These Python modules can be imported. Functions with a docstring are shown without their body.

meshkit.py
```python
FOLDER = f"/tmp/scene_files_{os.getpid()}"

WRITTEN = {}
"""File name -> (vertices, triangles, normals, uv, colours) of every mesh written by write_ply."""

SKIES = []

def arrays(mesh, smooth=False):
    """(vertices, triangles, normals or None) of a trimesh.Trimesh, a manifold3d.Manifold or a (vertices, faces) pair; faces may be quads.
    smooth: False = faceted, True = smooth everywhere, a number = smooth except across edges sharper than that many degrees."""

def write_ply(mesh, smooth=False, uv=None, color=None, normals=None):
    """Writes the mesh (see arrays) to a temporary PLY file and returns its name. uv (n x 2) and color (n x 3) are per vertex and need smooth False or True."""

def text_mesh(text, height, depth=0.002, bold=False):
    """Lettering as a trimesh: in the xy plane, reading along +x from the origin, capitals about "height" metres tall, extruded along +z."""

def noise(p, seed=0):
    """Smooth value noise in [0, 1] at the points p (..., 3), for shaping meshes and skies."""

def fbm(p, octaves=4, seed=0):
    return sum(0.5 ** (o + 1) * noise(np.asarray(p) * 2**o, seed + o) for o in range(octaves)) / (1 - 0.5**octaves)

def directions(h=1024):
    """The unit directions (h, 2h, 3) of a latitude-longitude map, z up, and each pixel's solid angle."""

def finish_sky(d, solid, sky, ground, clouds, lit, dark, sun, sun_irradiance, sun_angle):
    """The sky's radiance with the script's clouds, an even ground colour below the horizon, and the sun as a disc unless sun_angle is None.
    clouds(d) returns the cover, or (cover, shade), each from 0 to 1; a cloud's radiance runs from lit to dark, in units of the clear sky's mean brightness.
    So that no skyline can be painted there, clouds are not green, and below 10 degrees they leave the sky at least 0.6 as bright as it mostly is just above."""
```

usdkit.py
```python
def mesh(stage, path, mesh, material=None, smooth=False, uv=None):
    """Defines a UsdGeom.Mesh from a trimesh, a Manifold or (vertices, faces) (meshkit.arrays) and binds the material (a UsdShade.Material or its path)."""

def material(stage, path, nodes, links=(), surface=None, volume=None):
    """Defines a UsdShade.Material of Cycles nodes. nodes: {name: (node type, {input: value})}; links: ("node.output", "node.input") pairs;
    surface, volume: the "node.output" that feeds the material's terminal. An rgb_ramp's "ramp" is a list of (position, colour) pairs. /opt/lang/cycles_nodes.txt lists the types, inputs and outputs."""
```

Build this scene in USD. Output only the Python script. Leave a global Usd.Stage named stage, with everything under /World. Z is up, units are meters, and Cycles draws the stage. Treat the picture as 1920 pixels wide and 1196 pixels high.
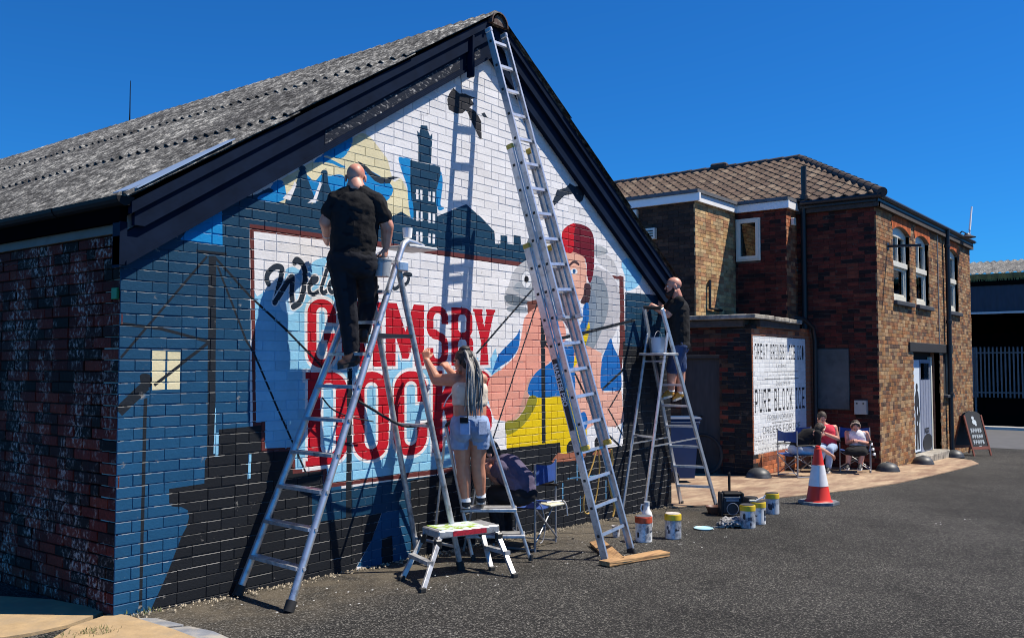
import math, random
import numpy as np
import trimesh
import manifold3d as m3
import shapely
from shapely.geometry import Polygon, LineString, Point, box as sbox, MultiPolygon
from shapely.ops import unary_union
from shapely import affinity
import usdkit, meshkit
from pxr import Usd, UsdGeom, UsdLux, UsdShade, Gf, Sdf, Vt

stage = Usd.Stage.CreateInMemory()
UsdGeom.SetStageUpAxis(stage, UsdGeom.Tokens.z)
UsdGeom.SetStageMetersPerUnit(stage, 1.0)
UsdGeom.Xform.Define(stage, '/World')
UsdGeom.Scope.Define(stage, '/World/Looks')

# ------------------------------------------------------------------ camera
FPX, CX, CY = 1726.0, 960.0, 598.0
PITCH, PHI = math.atan(87 / 1726.0), math.radians(37.58)
FW = np.array([math.cos(PHI) * math.cos(PITCH), math.sin(PHI) * math.cos(PITCH), math.sin(PITCH)])
RT = np.array([math.sin(PHI), -math.cos(PHI), 0.0])
UP = np.cross(RT, FW)
CAM = np.array([-3.184, -5.668, 1.61])
cam = UsdGeom.Camera.Define(stage, '/World/camera')
cam.CreateHorizontalApertureAttr(36.0)
cam.CreateVerticalApertureAttr(36.0 * 637 / 1024)
cam.CreateFocalLengthAttr(36.0 * FPX / 1920)
cam.CreateClippingRangeAttr(Gf.Vec2f(0.1, 2000))
_m = Gf.Matrix4d(*RT, 0, *UP, 0, *(-FW), 0, *CAM, 1)
UsdGeom.Xformable(cam).AddTransformOp().Set(_m)
cam.CreateExposureAttr(0.6)

# ------------------------------------------------------------------ sun and sky
SUN = np.array([0.83, -1.0, 2.02]); SUN /= np.linalg.norm(SUN)
sun = UsdLux.DistantLight.Define(stage, '/World/sun')
sun.CreateIntensityAttr(1.25); sun.CreateAngleAttr(0.5); sun.CreateNormalizeAttr(True)
sun.CreateColorAttr(Gf.Vec3f(1.0, 0.93, 0.82))
_z = SUN; _x = np.cross([0, 0, 1.0], _z); _x /= np.linalg.norm(_x); _y = np.cross(_z, _x)
UsdGeom.Xformable(sun).AddTransformOp().Set(Gf.Matrix4d(*_x, 0, *_y, 0, *_z, 0, 0, 0, 30, 1))
SKY_STRENGTH = 0.052
sky_mat = usdkit.material(stage, '/World/Looks/sky', {
    'sky': ('sky_texture', {'sky_type': 'single_scattering', 'sun_disc': False, 'sun_elevation': math.asin(SUN[2]),
                            'sun_rotation': math.atan2(SUN[0], SUN[1]), 'air_density': 1.0, 'aerosol_density': 0.0, 'ozone_density': 3.0}),
    'tint': ('mix_color', {'blend_type': 'multiply', 'fac': 1.0, 'b': (.155, .82, 1.60), 'use_clamp': False, 'use_clamp_result': False}),
    'bg': ('background_shader', {'strength': SKY_STRENGTH})},
    [('sky.color', 'tint.a'), ('tint.result', 'bg.color')], surface='bg.background')
sky = UsdLux.DomeLight.Define(stage, '/World/sky')
UsdShade.MaterialBindingAPI.Apply(sky.GetPrim()).Bind(sky_mat)
sky.GetPrim().SetCustomDataByKey('kind', 'structure')

# ------------------------------------------------------------------ from the picture's measurements to places in the yard
FALL = -0.025                                   # the yard falls gently along +x
def ray(x, y):
    return FW + (x - CX) / FPX * RT - (y - CY) / FPX * UP
def onY(x, y, Y=0.0):
    r = ray(x, y); return CAM + r * ((Y - CAM[1]) / r[1])
def onX(x, y, X=0.0):
    r = ray(x, y); return CAM + r * ((X - CAM[0]) / r[0])
def onG(x, y):
    r = ray(x, y); t = (FALL * CAM[0] - CAM[2]) / (r[2] - FALL * r[0]); return CAM + r * t
def gz(x):
    return FALL * x
def A(*v):
    return np.array(v, float)
def unit(v):
    v = np.asarray(v, float); return v / np.linalg.norm(v)

# ------------------------------------------------------------------ prims
_taken = {}
def numbered(parent, name):
    key = f'{parent}/{name}'; n = _taken.get(key, 0); _taken[key] = n + 1
    return key if n == 0 else f'{key}_{n:03d}'
def ppath(parent):
    return '/World' if parent is None else str(parent.GetPath())
def tag(prim, label=None, cat=None, group=None, kind=None):
    for k, v in (('label', label), ('category', cat), ('group', group), ('kind', kind)):
        if v: prim.SetCustomDataByKey(k, v)
    return prim
_org = {}
def thing(name, label, cat, loc=(0, 0, 0), rot=0.0, group=None, kind=None, local=False):
    """local: the parts' shapes are given about the thing's own base, not in world coordinates"""
    path = numbered('/World', name); x = UsdGeom.Xform.Define(stage, path)
    if not local: _org[path] = np.array(loc, float)
    x.AddTranslateOp().Set(Gf.Vec3d(*map(float, loc)))
    if rot: x.AddRotateZOp().Set(float(rot))
    return tag(x.GetPrim(), label, cat, group, kind)
def copy_of(src, loc, rot=0.0, label=None, group=None):
    d = src.GetCustomData()
    base = src.GetName()
    x = UsdGeom.Xform.Define(stage, numbered('/World', base))
    x.GetPrim().GetReferences().AddInternalReference(src.GetPath())
    x.ClearXformOpOrder()
    x.AddTranslateOp().Set(Gf.Vec3d(*map(float, loc)))
    x.AddRotateZOp().Set(float(rot))
    x.GetPrim().SetInstanceable(True)
    return tag(x.GetPrim(), label or d.get('label'), d.get('category'), group or d.get('group'))

class MB:
    """collects triangles; build() makes them one Mesh prim"""
    def __init__(s): s.V, s.F, s.C, s.n = [], [], [], 0
    def add(s, v, f, c=None):
        v = np.asarray(v, float).reshape(-1, 3); f = np.asarray(f, int)
        if f.ndim == 2 and f.shape[1] == 4: f = np.vstack([f[:, [0, 1, 2]], f[:, [0, 2, 3]]])
        s.V.append(v); s.F.append(f + s.n); s.n += len(v)
        s.C.append(np.tile(np.asarray(c if c is not None else (.5, .5, .5), float), (len(v), 1)))
        return s
    def tm(s, t, c=None):
        if hasattr(t, 'to_mesh'):
            m = t.to_mesh(); return s.add(m.vert_properties[:, :3], m.tri_verts, c)
        return s.add(t.vertices, t.faces, c)
    def box(s, c, size, R=None, col=None):
        h = np.asarray(size, float) / 2
        v = np.array([[x, y, z] for x in (-1, 1) for y in (-1, 1) for z in (-1, 1)], float) * h
        if R is not None: v = v @ np.asarray(R).T
        f = [[0, 1, 3, 2], [4, 6, 7, 5], [0, 4, 5, 1], [2, 3, 7, 6], [0, 2, 6, 4], [1, 5, 7, 3]]
        return s.add(v + np.asarray(c, float), f, col)
    def cbox(s, c, size, ch=.004, R=None, col=None):
        h = np.asarray(size, float) / 2; ch = min(ch, h.min() * .9); v = []
        for sx in (-1, 1):
            for sy in (-1, 1):
                for sz in (-1, 1):
                    sg = np.array([sx, sy, sz])
                    for k in range(3):
                        p = h - ch; p = p.copy(); p[k] = h[k]; v.append(sg * p)
        hull = trimesh.convex.convex_hull(np.array(v))
        vv = hull.vertices if R is None else hull.vertices @ np.asarray(R).T
        return s.add(vv + np.asarray(c, float), hull.faces, col)
    def bar(s, p, q, w, h, up=(0, 0, 1), ch=0.0, col=None):
        p, q = np.asarray(p, float), np.asarray(q, float); d = q - p; L = np.linalg.norm(d); z = d / L
        x = np.cross(up, z)
        if np.linalg.norm(x) < 1e-6: x = np.cross((1, 0, 0), z)
        x /= np.linalg.norm(x); y = np.cross(z, x); R = np.stack([x, y, z], 1)
        return (s.cbox((p + q) / 2, (w, h, L), ch, R, col) if ch else s.box((p + q) / 2, (w, h, L), R, col))
    def tube(s, p, q, r, n=10, r2=None, col=None, caps=True):
        return s.path([p, q], [r, r if r2 is None else r2], n, col, caps)
    def path(s, pts, r, n=8, col=None, caps=True):
        pts = [np.asarray(p, float) for p in pts]; k = len(pts)
        rr = [r] * k if np.ndim(r) == 0 else list(r)
        v, prev = [], None
        for i, p in enumerate(pts):
            d = unit(pts[min(i + 1, k - 1)] - pts[max(i - 1, 0)])
            if prev is None:
                x = np.cross(d, (0, 0, 1)); x = np.cross(d, (1, 0, 0)) if np.linalg.norm(x) < .05 else x
            else:
                x = prev - d * (prev @ d)
            x = unit(x); prev = x; y = np.cross(d, x)
            for a in np.arange(n) * 2 * math.pi / n:
                v.append(p + rr[i] * (math.cos(a) * x + math.sin(a) * y))
        f = []
        for i in range(k - 1):
            for a in range(n):
                b = (a + 1) % n; f += [[i * n + a, i * n + b, i * n + n + b], [i * n + a, i * n + n + b, i * n + n + a]]
        if caps:
            v += [pts[0], pts[-1]]; c0, c1 = k * n, k * n + 1
            for a in range(n):
                b = (a + 1) % n; f += [[c0, b, a], [c1, (k - 1) * n + a, (k - 1) * n + b]]
        return s.add(v, f, col)
    def lathe(s, prof, c=(0, 0, 0), n=24, col=None):
        v, f, k = [], [], len(prof)
        for a in np.arange(n) * 2 * math.pi / n:
            for r, z in prof: v.append([c[0] + r * math.cos(a), c[1] + r * math.sin(a), c[2] + z])
        for a in range(n):
            b = (a + 1) % n
            for i in range(k - 1):
                f += [[a * k + i, b * k + i, b * k + i + 1], [a * k + i, b * k + i + 1, a * k + i + 1]]
        return s.add(v, f, col)
    def prism(s, poly, T, depth, col=None):
        """poly: shapely polygon in (u, v); T(u, v, w) -> xyz; extruded over w from 0 to depth"""
        for g in getattr(poly, 'geoms', [poly]):
            if g.is_empty or g.area < 1e-9 or g.geom_type != 'Polygon': continue
            t = trimesh.creation.extrude_polygon(g, depth, engine='earcut')
            v = np.array([T(*p) for p in t.vertices]); s.add(v, t.faces, col)
        return s
    def flat(s, poly, T, col=None):
        for g in getattr(poly, 'geoms', [poly]):
            if g.is_empty or g.area < 1e-10 or g.geom_type != 'Polygon': continue
            v, f = trimesh.creation.triangulate_polygon(g, engine='earcut')
            s.add(np.array([T(*p) for p in v]), f, col)
        return s
    def merge(s, o):
        for v, f, c in zip(o.V, o.F, o.C): s.V.append(v); s.F.append(f + s.n); s.C.append(c)
        s.n += o.n; return s
    def build(s, name, mat, parent=None, smooth=False, paint=False, label=None, cat=None, group=None, kind=None):
        path = numbered(ppath(parent), name)
        if not s.V: raise ValueError(name)
        V, F = np.vstack(s.V), np.vstack(s.F)
        V = V - _org.get('/'.join(path.split('/')[:3]), 0) if parent is not None else V
        if paint:
            C = np.vstack(s.C); V2 = V[F.ravel()]; C2 = C[F.ravel()]
            m = usdkit.mesh(stage, path, (V2, np.arange(len(V2)).reshape(-1, 3)), mat)
            UsdGeom.PrimvarsAPI(m).CreatePrimvar('paint', Sdf.ValueTypeNames.Color3fArray, 'vertex').Set(Vt.Vec3fArray.FromNumpy(C2.astype(np.float32)))
        else:
            m = usdkit.mesh(stage, path, trimesh.Trimesh(V, F, process=False), mat, smooth=smooth)
        return tag(m.GetPrim(), label, cat, group, kind)

# ------------------------------------------------------------------ materials
_mats = {}
def mat(name, col, rough=.6, metal=0.0, var=.15, scale=6.0, bump=0.0, bscale=60.0, spec=.5, dark=None, dscale=2.0, damt=.0, coat=0.0, stretch=None):
    """a plain procedural material: base colour varied by noise, optional second colour in patches, optional bump"""
    if name in _mats: return _mats[name]
    c = np.array(col, float); d = np.array(dark if dark is not None else c * .5, float)
    N = {'pos': ('geometry', {}), 'map': ('mapping', {'scale': stretch or (1, 1, 1)}),
         'n1': ('noise_texture', {'scale': scale, 'detail': 6, 'roughness': .6}),
         'r1': ('rgb_ramp', {'ramp': [(.25, tuple(np.clip(c * (1 - var), 0, 1))), (.75, tuple(np.clip(c * (1 + var), 0, 1)))]}),
         'p': ('principled_bsdf', {'roughness': rough, 'metallic': metal, 'specular_ior_level': spec, 'coat_weight': coat, 'coat_roughness': .15})}
    L = [('pos.position', 'map.vector'), ('map.vector', 'n1.vector'), ('n1.fac', 'r1.fac')]
    if damt > 0:
        N['n2'] = ('noise_texture', {'scale': dscale, 'detail': 8, 'roughness': .7})
        N['r2'] = ('rgb_ramp', {'ramp': [(max(0, .62 - damt * .5), (0, 0, 0)), (min(1, .74 - damt * .3), (1, 1, 1))]})
        N['mx'] = ('mix_color', {'b': tuple(d)})
        L += [('map.vector', 'n2.vector'), ('n2.fac', 'r2.fac'), ('r2.color', 'mx.fac'), ('r1.color', 'mx.a'), ('mx.result', 'p.base_color')]
    else:
        L += [('r1.color', 'p.base_color')]
    if bump > 0:
        N['n3'] = ('noise_texture', {'scale': bscale, 'detail': 5, 'roughness': .65}); N['b'] = ('bump', {'distance': bump, 'strength': .8})
        L += [('map.vector', 'n3.vector'), ('n3.fac', 'b.height'), ('b.normal', 'p.normal')]
    _mats[name] = usdkit.material(stage, f'/World/Looks/{name}', N, L, surface='p.BSDF')
    return _mats[name]

def paint_mat(name, rough=.55, bump=.0015, bscale=90.0, grain=.12, dirt=None, dirt_amt=.0, dirt_scale=3.0, spec=.4):
    """colour from the mesh's own 'paint' primvar, with grain, dirt patches and relief"""
    N = {'pos': ('geometry', {}), 'at': ('attribute', {'attribute': 'paint'}),
         'n1': ('noise_texture', {'scale': 35, 'detail': 6, 'roughness': .7}),
         'r1': ('rgb_ramp', {'ramp': [(.3, (1 - grain,) * 3), (.7, (1 + 0 * grain,) * 3)]}),
         'n4': ('noise_texture', {'scale': 3.5, 'detail': 7, 'roughness': .7}), 'r4': ('rgb_ramp', {'ramp': [(.3, (1 - grain * 1.3,) * 3), (.65, (1,) * 3)]}), 'mu4': ('mix_color', {'blend_type': 'multiply', 'fac': 1.0}),
         'mu': ('mix_color', {'blend_type': 'multiply', 'fac': 1.0}),
         'n3': ('noise_texture', {'scale': bscale, 'detail': 6, 'roughness': .7}), 'b': ('bump', {'distance': bump, 'strength': 1.0}),
         'p': ('principled_bsdf', {'roughness': rough, 'specular_ior_level': spec})}
    L = [('pos.position', 'n1.vector'), ('n1.fac', 'r1.fac'), ('pos.position', 'n4.vector'), ('n4.fac', 'r4.fac'), ('at.color', 'mu4.a'), ('r4.color', 'mu4.b'), ('mu4.result', 'mu.a'), ('r1.color', 'mu.b'),
         ('pos.position', 'n3.vector'), ('n3.fac', 'b.height'), ('b.normal', 'p.normal')]
    if dirt is not None:
        N['n2'] = ('noise_texture', {'scale': dirt_scale, 'detail': 9, 'roughness': .72})
        N['r2'] = ('rgb_ramp', {'ramp': [(.66 - dirt_amt * .5, (0, 0, 0)), (.72 - dirt_amt * .4, (1, 1, 1))]})
        N['mx'] = ('mix_color', {'b': tuple(dirt)})
        L += [('pos.position', 'n2.vector'), ('n2.fac', 'r2.fac'), ('r2.color', 'mx.fac'), ('mu.result', 'mx.a'), ('mx.result', 'p.base_color')]
    else:
        L += [('mu.result', 'p.base_color')]
    return usdkit.material(stage, f'/World/Looks/{name}', N, L, surface='p.BSDF')

_tp = {}
def text_poly(text, height=1.0, bold=False):
    """lettering as shapely polygons, capitals 'height' tall, starting at the origin"""
    if (text, bold) not in _tp:
        t = meshkit.text_mesh(text, 1.0, .1, bold)
        top = t.faces[(t.vertices[t.faces][:, :, 2] > .05).all(1)]
        _tp[text, bold] = unary_union([Polygon(t.vertices[f][:, :2]).buffer(1e-4) for f in top])
    return affinity.scale(_tp[text, bold], height, height, origin=(0, 0))
# ------------------------------------------------------------------ the painted gable: regions of paint in wall coordinates (x along the wall, z up)
W, ZE, ZA = 7.55, 2.27, 4.65
def wp(x, y):
    p = onY(x, y, 0.0); return (p[0], p[2])
def wpoly(pts):
    g = Polygon([wp(*p) for p in pts]); return g if g.is_valid else g.buffer(0)
def curve(pts, n=6, closed=True):
    """Catmull-Rom through the points"""
    P = [np.array(p, float) for p in pts]; k = len(P); out = []
    rng_ = range(k) if closed else range(k - 1)
    for i in rng_:
        if closed: a, b, c, d = P[i - 1], P[i], P[(i + 1) % k], P[(i + 2) % k]
        else: a, b, c, d = P[max(i - 1, 0)], P[i], P[i + 1], P[min(i + 2, k - 1)]
        for t in np.arange(n) / n:
            out.append(.5 * (2 * b + (c - a) * t + (2 * a - 5 * b + 4 * c - d) * t * t + (3 * b - a - 3 * c + d) * t ** 3))
    if not closed: out.append(P[-1])
    return [tuple(p) for p in out]
def cpoly(pts, n=5): return wpoly(curve(pts, n))
def wline(pts, wpx):
    """a painted stroke; wpx = its width in picture units at its middle"""
    q = [wp(*p) for p in pts]; m = pts[len(pts) // 2]
    a, b = wp(m[0], m[1] - 5), wp(m[0], m[1] + 5)
    return LineString(q).buffer(wpx * abs(a[1] - b[1]) / 20, cap_style=2)
def sline(pts, wpx, n=6):
    q = curve(pts, n, False); m = pts[len(pts) // 2]
    a, b = wp(m[0], m[1] - 5), wp(m[0], m[1] + 5)
    return LineString([wp(*p) for p in q]).buffer(wpx * abs(a[1] - b[1]) / 20)

WHITE, NAVY, BLUE, BRIGHT = (.80, .785, .785), (.008, .048, .098), (.013, .080, .175), (.006, .23, .54)
LIGHT, RED, MAROON, BLACK, INK = (.26, .56, .76), (.50, .010, .022), (.130, .034, .032), (.013, .015, .019), (.022, .034, .052)
CREAM, PINK, PEACH, GREY1, GREY2, GREY3 = (.74, .66, .42), (.80, .34, .25), (.78, .42, .30), (.50, .50, .51), (.26, .30, .34), (.12, .15, .18)
YEL, OLIVE, ROYAL, HAIR, HATR, HATD, MAST = (.74, .52, .006), (.26, .24, .025), (.010, .13, .42), (.060, .030, .035), (.56, .012, .022), (.15, .008, .020), (.014, .019, .026)

# letters in a unit box (x right, y up)
def ringlet(t, tx=None, r=.30, oval=True):
    o = sbox(r, r, 1 - r, 1 - r).buffer(r) if oval else sbox(0, 0, 1, 1)
    return o
def letter(ch):
    t, h = .31, .12                                     # stem width, bar height
    rnd = lambda x0, y0, x1, y1, rx, ry: affinity.translate(affinity.scale(Point(0, 0).buffer(1, 12), rx, ry), 0, 0)
    def rr(x0, y0, x1, y1, rx, ry):
        return unary_union([affinity.translate(affinity.scale(Point(0, 0).buffer(1, 12), rx, ry), cx, cy) for cx in (x0 + rx, x1 - rx) for cy in (y0 + ry, y1 - ry)]).convex_hull
    if ch in 'OCGS':
        o, i = rr(0, 0, 1, 1, .48, .22), rr(t, h, 1 - t, 1 - h, .18, .09)
        if ch == 'O': return o.difference(i)
        if ch == 'C': return o.difference(i).difference(sbox(.5, .37, 1.1, .63))
        if ch == 'G': return unary_union([o.difference(i).difference(sbox(.5, .48, 1.1, .66)), sbox(.56, .40, 1, .50)])
        top = rr(0, .44, 1, 1, .45, .2).difference(rr(t, .56, 1 - t, 1 - h, .17, .09)).difference(sbox(.5, .3, 1.1, .70))
        bot = rr(0, 0, 1, .56, .45, .2).difference(rr(t, h, 1 - t, .44, .17, .09)).difference(sbox(-.1, .30, .5, .7))
        dia = Polygon([(0.02, .62), (.32, .52), (.98, .36), (1, .44), (.70, .48), (.1, .66)])
        return unary_union([top, bot, Polygon([(.03, .66), (.16, .52), (.66, .40), (.98, .38), (.84, .50), (.36, .62)])])
    if ch == 'D': return rr(-.4, 0, 1, 1, .45, .22).intersection(sbox(0, 0, 1, 1)).difference(rr(t, h, 1 - t, 1 - h, .16, .08)).union(sbox(-.06, .93, .3, 1)).union(sbox(-.06, 0, .3, .07))
    if ch == 'I': return sbox(.1, 0, .9, 1)
    if ch == 'B':
        u = rr(-.4, .46, .97, 1, .40, .19).union(rr(-.4, 0, 1, .56, .42, .19)).intersection(sbox(0, 0, 1, 1))
        return u.difference(rr(t, .57, .68, 1 - h, .12, .08)).difference(rr(t, h, .69, .45, .12, .08))
    if ch == 'R':
        u = rr(-.4, .42, .98, 1, .42, .2).intersection(sbox(0, 0, 1, 1)).difference(rr(t, .53, .68, 1 - h, .12, .08))
        return unary_union([u, sbox(0, 0, t, 1), Polygon([(.45, .5), (.78, .48), (1.02, 0), (.68, 0)])])
    if ch == 'M': return unary_union([sbox(0, 0, .25, 1), sbox(.75, 0, 1, 1), Polygon([(0, 1), (.28, 1), (.5, .55), (.5, .12), (.42, .12)]), Polygon([(1, 1), (.72, 1), (.5, .55), (.5, .12), (.58, .12)])])
    if ch == 'Y': return unary_union([Polygon([(-.04, 1), (.36, 1), (.5, .68), (.64, 1), (1.04, 1), (.66, .40), (.34, .40)]), Polygon([(.35, .44), (.65, .44), (.72, 0), (.28, 0)]), sbox(-.06, .95, .42, 1), sbox(.58, .95, 1.06, 1)])
    if ch == 'K': return unary_union([sbox(0, 0, .33, 1), Polygon([(.25, .42), (.25, .66), (.66, 1), (1.02, 1)]), Polygon([(.36, .56), (.62, .72), (1.04, 0), (.68, 0)])])
def placed(ch, q):
    """q: picture corners top-left, top-right, bottom-right, bottom-left of the letter's box"""
    tl, tr, br, bl = [np.array(wp(*p)) for p in q]
    f = lambda x, y: (bl * (1 - x) + br * x) * (1 - y) + (tl * (1 - x) + tr * x) * y
    def tf(ring): return [tuple(f(*p)) for p in ring.coords]
    g = letter(ch).segmentize(.2)
    return unary_union([Polygon(tf(p.exterior), [tf(i) for i in p.interiors]).buffer(0) for p in getattr(g, 'geoms', [g])])

layers = []                                             # (polygon, colour), later ones on top
def lay(g, col): layers.append((g, col))
outline = Polygon([(0, -.35), (W, -.35), (W, ZE + .3), (W / 2, ZA + .3), (0, ZE + .3)])
lay(outline, WHITE)
# cream evening sky and blue cloud shapes
lay(cpoly([(520, 352), (560, 318), (594, 300), (640, 280), (672, 252), (692, 256), (716, 285), (727, 302), (738, 340), (752, 335), (766, 365), (776, 395), (770, 412), (700, 420), (560, 420)]), CREAM)
lay(cpoly([(600, 296), (625, 270), (655, 250), (661, 265), (655, 280), (648, 291), (640, 297), (628, 297), (612, 292)]), BRIGHT)
lay(cpoly([(588, 305), (600, 294), (620, 299), (640, 309), (648, 314), (638, 314), (622, 307), (604, 304)]), BRIGHT)
lay(cpoly([(684, 318), (705, 326), (726, 340), (736, 352), (734, 366), (722, 378), (700, 380), (660, 378), (640, 350), (655, 330)]), BRIGHT)
lay(cpoly([(500, 372), (512, 344), (527, 338), (534, 350), (535, 372), (520, 378)], 4), BRIGHT)
lay(cpoly([(568, 326), (580, 332), (590, 340), (604, 326), (616, 330), (640, 328), (652, 345), (640, 372), (600, 380), (578, 374)], 4), BRIGHT)
# navy skyline at the left with its rounded bollard shapes
lay(wpoly([(210, 545), (228, 440), (330, 400), (416, 380), (482, 364), (504, 352), (512, 356), (512, 376), (534, 382), (536, 372), (545, 374), (558, 334), (560, 322), (574, 320), (577, 336), (592, 376), (583, 382), (592, 381), (602, 340), (604, 328), (614, 328), (616, 346), (640, 410), (735, 406), (752, 397), (768, 407), (775, 412), (775, 380), (770, 345), (769, 300),
           (788, 305), (808, 309), (825, 313), (826, 330), (819, 357), (819, 406), (848, 394), (874, 383), (902, 408), (927, 434), (928, 457), (938, 457), (938, 441), (951, 442), (951, 457), (963, 459), (963, 441), (976, 443), (977, 460), (990, 461), (1000, 470), (986, 500), (985, 496), (468, 424), (468, 800), (210, 830)]), NAVY)
for c, r in (((567, 317), 6.5), ((608, 325), 6.5)):
    lay(cpoly([(c[0] + r * math.cos(a), c[1] + r * math.sin(a)) for a in np.arange(8) * math.pi / 4], 3), NAVY)
lay(cpoly([(482, 372), (500, 362), (530, 365), (528, 377), (505, 380)], 4), BRIGHT)
lay(wpoly([(530, 372), (548, 352), (552, 340), (556, 346), (544, 376)]), WHITE)
lay(wpoly([(576, 381), (588, 372), (600, 340), (603, 346), (592, 379)]), WHITE)
# left lower blue, shading from navy above to mid blue below
for i in range(10):
    t = (i + .5) / 10; y0 = 480 + i * 38
    lay(wpoly([(205, y0), (469, y0 + (657 - y0) * .12), (469, 900), (205, 900)]), tuple(np.array(NAVY) * (1 - t) + np.array(BLUE) * t))
lay(wpoly([(205, 850), (640, 800), (640, 1180), (205, 1180)]), BLUE)
lay(wpoly([(338, 449), (360, 420), (416, 396), (417, 462)]), BRIGHT)
# the tower
lay(cpoly([(747, 296), (756, 296), (769, 300), (775, 345), (779, 400), (771, 410), (766, 385), (763, 350), (752, 318)], 4), BRIGHT)
lay(cpoly([(826, 322), (830, 340), (828, 362), (826, 384), (833, 391), (822, 394), (817, 372), (818, 350)], 4), BRIGHT)
lay(wpoly([(769, 300), (788, 305), (808, 309), (825, 313), (826, 326), (818, 357), (818, 470), (775, 465), (775, 390), (769, 350)]), NAVY)
lay(wpoly([(789, 235), (801, 236), (803, 248), (806, 256), (810, 250), (810, 264), (808, 308), (784, 304), (784, 262), (781, 245), (786, 250)]), NAVY)
for y, dy in ((355, 19), (395, 19), (434, 18)):
    for x in (780, 787.5, 803, 811):
        lay(wpoly([(x, y + (x - 780) * .16), (x + 4.5, y + .6 + (x - 780) * .16), (x + 4.5, y + dy + (x - 780) * .16), (x, y + dy + (x - 780) * .16)]), WHITE)
for pts in ([(790, 234), (790, 216), (794, 216), (794, 234)], [(786, 216), (801, 217)], [(786, 203), (800, 204), (802, 217)]):
    lay(wline(pts, 1.0), (.35, .35, .37))
# the sign: maroon frame, white board, light blue lower part
sign = [(468, 420), (720, 454), (985, 493), (1169, 519), (1171, 640), (1150, 845), (1040, 852), (835, 887), (700, 903), (607, 915), (605, 882), (549, 888), (547, 845), (490, 848), (490, 797), (474, 800)]
lay(wpoly(sign), MAROON)
inner = [(476, 434), (720, 465), (985, 501), (1161, 524), (1162, 640), (1143, 838), (1040, 843), (835, 877), (700, 894), (614, 905), (612, 874), (554, 880), (552, 838), (497, 840), (497, 790), (480, 792)]
white_b = wpoly(inner); lay(white_b, WHITE)
lb = cpoly([(470, 566), (482, 556), (495, 548), (512, 543), (524, 545), (532, 510), (548, 500), (562, 506), (578, 500), (592, 488), (622, 480), (660, 478), (690, 520), (700, 570), (730, 600), (738, 645), (775, 655), (830, 668), (880, 668), (916, 674), (932, 668), (934, 900), (470, 950)], 4)
lay(lb.intersection(white_b), LIGHT)
lay(cpoly([(524, 560), (538, 535), (550, 520), (562, 528), (566, 548), (560, 575), (545, 590), (528, 580)], 4).intersection(white_b), (.50, .74, .90))
# stepped quay shapes in black
lay(wpoly([(284, 1170), (284, 1139), (312, 1078), (340, 1005), (350, 987), (354.5, 968), (352, 956), (340, 950), (322, 949), (317, 942), (317, 916), (383, 906), (384, 862), (390, 854), (410, 850), (410, 805), (490, 797), (490, 848), (547, 845), (549, 888), (605, 882), (607, 976), (654, 970), (716, 960), (697, 1012), (669, 1061), (660, 1110)]), BLACK)
lay(wpoly([(585, 925), (700, 906), (835, 888), (835, 900), (775, 935), (775, 1060), (669, 1062), (697, 1012), (716, 961), (654, 970), (607, 976), (585, 980)]), NAVY)
lay(wpoly([(697, 1012), (716, 962), (775, 950), (775, 1060), (669, 1062)]), BLUE)
lay(wpoly([(716, 1010), (735, 1003), (738, 1062), (716, 1062)]), BLACK)
for q in ([(405, 812), (410, 811), (409, 855), (404, 856)], [(466, 852), (471, 851), (470, 896), (465, 898)], [(402, 765), (405, 765), (403, 850), (400, 850)]):
    lay(wpoly(q), LIGHT)
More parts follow.
